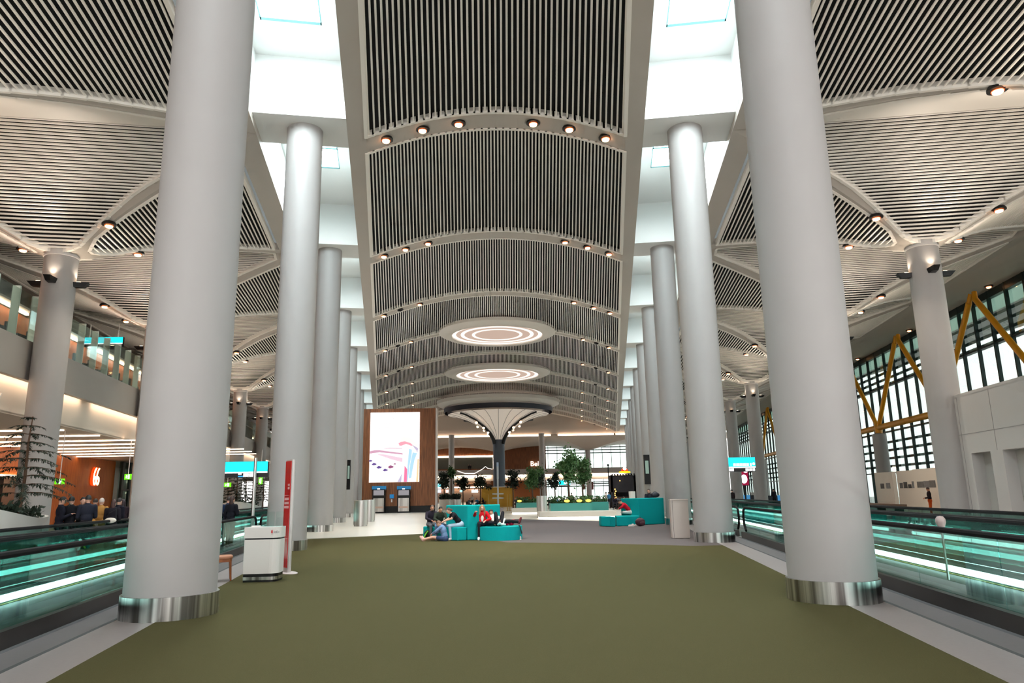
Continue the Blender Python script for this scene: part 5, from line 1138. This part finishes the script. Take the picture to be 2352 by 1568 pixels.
J = dict(pel=V(0, 0, .1), waist=V(0, .03, .24), chest=V(0, .08, .4), neck=V(0, .14, .53), head=V(0, .24, .63), sL=V(-.15, .12, .5), sR=V(.15, .12, .5), eL=V(-.18, .3, .36), eR=V(.18, .3, .34), wL=V(-.06, .46, .28), wR=V(.06, .46, .27),
         hL=V(-.09, .02, .1), hR=V(.09, .02, .1), kL=V(-.13, .42, .16), kR=V(.12, .44, .1), aL=V(-.12, .82, .07), aR=V(.1, .84, .06), tL=V(-.14, .9, .18), tR=V(.13, .92, .17))
q = fl(1016, 1244)
person('child in blue denim shirt sitting on the carpet with bare legs stretched out', (q.x + .08, q.y + .25, .0), 1.35, J, (112, 138, 176), (60, 76, 110), skin='fair', hair=(120, 84, 66), shoe=(222, 178, 170), vox=.017, hpitch=-.5, topname='shirt', shorts=True)
q = fl(990, 1240); t = thing('backpack', 'black backpack with lime green trim lying on the carpet by the child', 'backpack', (q.x, q.y + .3, .012), rz=.3)
b = MB(); b.ball((0, 0, .2), (.3, .2, .2), 18); b.build('pack_body', mat('black_nylon', (22, 22, 24), .7), t, ZERO); b = MB(); b.tube([V(-.18, -.16, .32), V(-.28, -.19, .2), V(-.36, -.16, .04)], .028, 8); b.build('lime_trim', mat('lime', (120, 200, 40), .6), t, ZERO); b = MB(); b.tube([V(.1, .05, .38), V(.16, .03, .44), V(.22, .0, .36)], .015, 6); b.build('handle', BLACKM, t, ZERO)
q = fl(1033, 1240); t = thing('paper_bag', 'pink patterned bag standing between the feet before the turquoise sofa', 'bag', (q.x, q.y + .1, .012), rz=.1)
b = MB(); b.hexa([(-.13, -.08, 0), (.13, -.08, 0), (.13, .08, 0), (-.13, .08, 0), (-.09, -.04, .36), (.12, -.04, .34), (.12, .04, .34), (-.09, .04, .36)]); bevel(b.build('pouch', mat('pink_pattern', (214, 120, 132), .7, noise=.5, nscale=14), t, ZERO), .03); b = MB(); b.tube([V(-.05, 0, .34), V(.0, 0, .42), V(.06, 0, .34)], .01, 6); b.build('handle', mat('pink_handle', (200, 70, 96), .6), t, ZERO)
# girl in red jacket and boy lying on the round seat
J = seat_(.0, knee=.13); J.update(pel=V(0, .0, .6), waist=V(0, .0, .72), chest=V(.01, .0, .9), neck=V(.01, .02, 1.03), head=V(.0, .06, 1.16), sL=V(-.17, .02, .98), sR=V(.18, .02, .98), kR=V(.14, .42, .58), aR=V(.16, .47, .1), tR=V(.18, .62, .05), kL=V(-.36, .3, .62), aL=V(-.74, .34, .6), tL=V(-.82, .3, .75), eR=V(.3, .2, .9), wR=V(.27, .42, 1.02), eL=V(-.3, .1, .76), wL=V(-.12, .26, .7))
g = person('girl in red jacket with long fair hair sitting on the rounded turquoise seat', (-.62, 27.72, .0), PI + .1, J, (206, 22, 34), (26, 26, 34), skin='fair', hair=(150, 116, 84), shoe=(226, 222, 220), style='long', vox=.017, hpitch=-.1)
b = MB(); b.ball((.0, .07, .8), (.07, .06, .2), 16); b.build('shirt', cloth((236, 226, 218)), g, ZERO)
J = dict(pel=V(-.03, -.12, .62), waist=V(-.1, .0, .68), chest=V(-.18, .12, .77), neck=V(-.24, .2, .87), head=V(-.28, .17, .98), sL=V(-.36, .1, .8), sR=V(-.02, .16, .8), eL=V(-.34, -.1, .64), wL=V(-.2, -.26, .6), eR=V(.1, .02, .64), wR=V(.06, -.2, .66),
         hL=V(-.08, -.16, .61), hR=V(.08, -.1, .61), kL=V(-.11, -.34, .97), kR=V(.16, -.16, .98), aL=V(.0, -.56, .58), aR=V(.1, -.42, .57), tL=V(.06, -.68, .62), tR=V(.24, -.5, .56))
person('dark haired boy in white shirt reclining on the rounded turquoise seat with knees up', (.0, 27.78, 0), .0, J, (226, 216, 208), (34, 32, 38), skin='warm', hair=(36, 28, 26), shoe=(206, 212, 206), sleeve='short', vox=.017, hyaw=PI, hpitch=-.15, topname='t_shirt')
J = dict(pel=V(-.28, .3, .64), waist=V(-.42, .3, .66), chest=V(-.6, .3, .68), neck=V(-.74, .3, .7), head=V(-.86, .3, .74), sL=V(-.66, .14, .7), sR=V(-.66, .46, .7), eL=V(-.5, .1, .66), eR=V(-.5, .5, .66), wL=V(-.3, .14, .66), wR=V(-.3, .46, .66),
         hL=V(-.2, .22, .62), hR=V(-.2, .38, .62), kL=V(.2, .22, .66), kR=V(.2, .38, .64), aL=V(.56, .2, .62), aR=V(.58, .36, .61), tL=V(.62, .2, .76), tR=V(.64, .36, .76))
person('person lying with dark trousers and dark red shoes along the rounded turquoise seat', (.22, 27.86, 0), .0, J, (40, 34, 40), (30, 28, 32), hair=(40, 30, 28), shoe=(110, 46, 52), vox=.02)
t = thing('jacket', 'crumpled red pink jacket on the rounded turquoise seat', 'jacket', (.36, 28.2, .49)); b = MB()
for i in range(9): b.ball((-.2 + .05 * i, .03 * math.sin(i * 2), .1 + .05 * math.sin(i * 1.7)), (.07, .06, .08), 14)
b.build('cloth_heap', cloth((208, 40, 70)), t, ZERO)
t = thing('hanging_strap', 'black strap hanging over the end of the rounded turquoise seat', 'strap', (.78, 27.28, .49)); b = MB(); b.tube([V(-.03, .1, .02), V(.0, -.02, .01), V(.03, -.05, -.12), V(.07, -.06, -.26)], [.02, .02, .022, .03], 8); b.build('band', BLACKM, t, ZERO)
def shoe_(x, y, rz, label, col, z=.012):
    t = thing('sneaker', label, 'shoe', (x, y, z), rz=rz); b = MB(); b.hexa([(-.045, -.14, 0), (.045, -.14, 0), (.05, .15, 0), (-.05, .15, 0), (-.04, -.13, .03), (.04, -.13, .03), (.045, .14, .03), (-.045, .14, .03)]); bevel(b.build('sole', WHITE, t, ZERO), .012)
    b = MB(); b.ball((0, .06, .045), (.045, .1, .045), 12); b.ball((0, -.07, .07), (.042, .075, .06), 12); b.build('upper', mat('sneaker_upper', col, .7), t, ZERO)
q = fl(1180, 1240); shoe_(q.x, q.y, 1.2, 'pale sneaker lying by the round end of the turquoise seat, toe towards the seat', (206, 190, 184)); shoe_(q.x + .16, q.y + .1, 1.0, 'pale sneaker by the round end of the turquoise seat, the outer one of the pair', (214, 200, 196))
# window side sofa
J = sit(.34, seat=.5); J.update(kL=V(-.3, .36, .62), kR=V(.3, .36, .62), aL=V(.12, .42, .6), aR=V(-.1, .3, .6), tL=V(.26, .46, .6), tR=V(-.24, .34, .6), wL=V(-.04, .56, .8), wR=V(.08, .56, .8))
person('person in red jumper sitting cross legged bent over a phone, window side sofa', (6.85, 38.05, 0), 1.45, J, (190, 24, 44), (206, 200, 198), skin='warm', hair=(40, 28, 28), shoe=(206, 200, 198), vox=.018, hpitch=-.7, topname='jumper', scale=1.05)
person('person with dark hair leaning behind the high back of the window side sofa', (dp(1491, 1140, 41.9).x, 41.9, .012), 2.6, stand('front'), (40, 44, 56), BLK, hair=(22, 18, 20), style='back', scale=1.03)
t = thing('backpack', 'dark backpack standing on the high back of the window side sofa', 'backpack', (dp(1505, 1140, 39.5).x, 39.5, 1.34)); b = MB(); b.ball((0, 0, .15), (.24, .15, .15), 16); b.ball((-.05, -.12, .12), (.15, .07, .1), 12); b.build('pack_body', mat('navy_nylon', (34, 36, 50), .7), t, ZERO); b = MB(); b.tube([V(-.1, .02, .28), V(0, .02, .34), V(.1, .02, .28)], .016, 6); b.build('handle', BLACKM, t, ZERO)
q = fl(1472, 1209); t = thing('backpack', 'dark red backpack lying on the carpet before the window side sofa', 'backpack', (q.x, q.y + .1, .012), rz=.2); b = MB(); b.ball((0, 0, .2), (.26, .17, .2), 16); b.ball((.05, -.13, .14), (.16, .08, .12), 12); b.build('pack_body', mat('maroon_nylon', (70, 34, 44), .7, noise=.3, nscale=10), t, ZERO); b = MB(); b.tube([V(-.08, .02, .38), V(0, .02, .45), V(.08, .02, .38)], .015, 6); b.build('handle', BLACKM, t, ZERO)
q = fl(1454, 1209); shoe_(q.x - .08, q.y, 1.4, 'white sneaker beside the dark red backpack, the outer one of the pair', (226, 214, 208)); shoe_(q.x + .18, q.y + .05, 1.2, 'white sneaker close against the dark red backpack', (220, 208, 204))
# seated figure by the exhibition boards
person('person in black top and orange lower clothes standing before the exhibition boards', at_(2136, 41.5), 1.2, stand('front'), (34, 26, 32), (206, 84, 30), hair=(50, 30, 32), skin='warm', vox=.024, scale=.93, hpitch=-.4)
person('dark figure standing by the far window side walkway', at_(1683, 62), .4, stand(), (40, 28, 30), BLK, vox=.03, fingers=False)
person('dark figure standing at the gate counter', at_(1779, 66), .2, stand('front'), (26, 24, 32), BLK, vox=.03, fingers=False)
for i, (px, Y, c) in enumerate(((1077, 195, (30, 30, 34)), (1081, 195.4, (34, 32, 38)))):
    person(['dark figure standing on the far balcony', 'second dark figure beside the first on the far balcony'][i], at_(px, YF + 4, zf1 - .25), PI, stand(), c, BLK, vox=.05, fingers=False)
# cafe guests behind the planters: prototypes, then copies with their own clothes
cols = [((38, 34, 46), 'dark'), ((120, 36, 44), 'red'), ((60, 120, 160), 'blue'), ((186, 170, 160), 'pale'), ((70, 48, 40), 'brown'), ((90, 96, 110), 'grey'), ((50, 70, 60), 'green')]
protos = {}
spots = [(1016, 100), (1076, 96), (1085, 97), (1097, 100), (1112, 102), (1186, 92), (1194, 93), (1206, 96), (1214, 90), (1262, 80), (1270, 84), (1284, 82), (1291, 78), (1299, 86), (1313, 76), (1321, 84), (1331, 78), (1345, 88), (1352, 80), (1360, 84), (1368, 90), (1377, 86), (1386, 80), (1393, 76), (1399, 78), (1412, 73), (1421, 74), (1428, 72)]
for i, (px, Y) in enumerate(spots):
    c, cn = cols[(i * 5 + i // 3) % 7]; st = i in (2, 14, 23, 24); key = (cn, st); near = 'beside the mushroom column' if px < 1130 else 'behind the short plinth' if px < 1240 else 'behind the tall trees' if px < 1350 else 'near the black kiosk'; nth = sum(1 for p_, _ in spots[:i] if (p_ < 1130, p_ < 1240, p_ < 1350) == (px < 1130, px < 1240, px < 1350))
    lab = '%s clad %s guest %s, %s there from the screen wall' % (cn, 'standing' if st else 'seated', near, ORD[nth]); clab = 'small dark cafe chair %s, %s there from the screen wall' % (near, ORD[nth])
    x, y, z = at_(px, Y); rz = random.choice((2.6, -2.4, 1.4, -1.3, 3.0, .4))
    if key not in protos: protos[key] = person(lab, (x, y, 0), rz, stand('front') if st else sit(.12), c, (40, 40, 48), skin='warm', vox=.045, fingers=False, group='cafe guests')
    else: dup(protos[key], (x, y, 0), rz, lab, 'cafe guests')
    if not st:
        t = thing('cafe_chair', clab, 'chair', (x, y, 0), 'cafe chairs', rz=rz) if i == 0 else dup(chair0, (x, y, 0), rz, clab, 'cafe chairs')
        if i == 0:
            chair0 = t; cm = mat('dark_chair', (54, 42, 38), .6); b = MB(); b.box((0, .04, .42), (.46, .46, .05)); b.build('seat', cm, t, ZERO); b = MB(); b.box((0, -.22, .68), (.44, .05, .4)); b.build('backrest', cm, t, ZERO)
            for xx in (-.2, .2):
                for yy in (-.16, .24): b = MB(); b.tube([V(xx, yy, 0), V(xx, yy, .4)], .02, 6); b.build('leg', cm, t, ZERO)

# ------------------------------------------------------------------ light
w = bpy.data.worlds.new('sky'); scene.world = w; w.use_nodes = True; bg = w.node_tree.nodes['Background']; bg.inputs[0].default_value = (1.0, .97, .945, 1); bg.inputs[1].default_value = 2.0
SKYP.node_tree.nodes['Principled BSDF'].inputs['Emission Strength'].default_value = 41.0
def area(name, loc, size, power, rot=(0, 0, 0), col=(1, 1, 1), sy=None):
    l = bpy.data.lights.new(name, 'AREA'); l.energy = power; l.color = col; l.shape = 'RECTANGLE'; l.size = size; l.size_y = sy or size; o = bpy.data.objects.new(name, l); COL.objects.link(o); o.location = loc; o.rotation_euler = rot; return o
def spot(name, loc, power, target, ang=1.2, col=(1, .84, .66), r=.1):
    l = bpy.data.lights.new(name, 'SPOT'); l.energy = power; l.color = col; l.spot_size = ang; l.spot_blend = .8; l.shadow_soft_size = r; o = bpy.data.objects.new(name, l); COL.objects.link(o); o.location = loc
    d = Vector(target) - Vector(loc); o.rotation_euler = d.to_track_quat('-Z', 'Y').to_euler(); return o
for sd in 'LR':           # the uplight boxes of the outer columns
    o_, d_, n_ = FR[sd]
    for k in range(-1, 4):
        s = 31.04 + BAY * k
        for q in (-1, 1):
            spot('uplight_lamp', P(sd, s + q * (RC + .3), TO, 10.66), 520, P(sd, s + q * 7.0, TO, 14.9), 1.45, (1, .86, .72), .15)
            spot('uplight_lamp', P(sd, s + q * (RC + .16), TO, 10.66), 30, P(sd, s + q * (RC + .1), TO, 13), 1.9, (1, .84, .66), .05)
            spot('uplight_lamp', P(sd, s, TO + q * (RC + .16), 10.66), 30, P(sd, s, TO + q * (RC + .1), 13), 1.9, (1, .84, .66), .05)
            spot('uplight_lamp', P(sd, s, TO + q * (RC + .3), 10.66), 200, P(sd, s, TO + q * 5, 14.0), 1.5, (1, .86, .72), .15)
for sd in 'LR':           # beams of the groin downlights
    for k in (-1, 0, 1):
        for qs in (-1, 1):
            for qt in (1, -1):
                l_ = P(sd, 31.04 + BAY * k + qs * SH * .27, TO - qt * .27 * USPAN, Bz(.27 * USPAN) - .25); spot('downlight_lamp', l_, 700, l_ - V(0, 0, 5), 1.5)
for i in range(1, 5):      # beams of the vault downlights
    for fx, on in BANDS.get(i, far_b):
        for sg in (-1, 1):
            if on: l_ = vp(fx * sg, YB[i], -.25); spot('downlight_lamp', l_, 900, l_ - V(0, 0, 5), 1.1)
cy = scene.cycles
cy.use_denoising = True; cy.use_adaptive_sampling = True; cy.adaptive_threshold = .1; cy.adaptive_min_samples = 8; cy.max_bounces = 6; cy.diffuse_bounces = 3; cy.glossy_bounces = 2; cy.transmission_bounces = 2; cy.transparent_max_bounces = 12; cy.sample_clamp_indirect = 6; cy.caustics_reflective = False; cy.caustics_refractive = False

# small lamps glow but need not be sampled as light sources one by one
for m_ in bpy.data.materials:
    if m_.name not in ('skylight_glow', 'cool_white_tube', 'warm_white_strip', 'cove_glow', 'plinth_glow', 'far_strip', 'display_white'):
        try: m_.cycles.emission_sampling = 'NONE'
        except Exception: pass
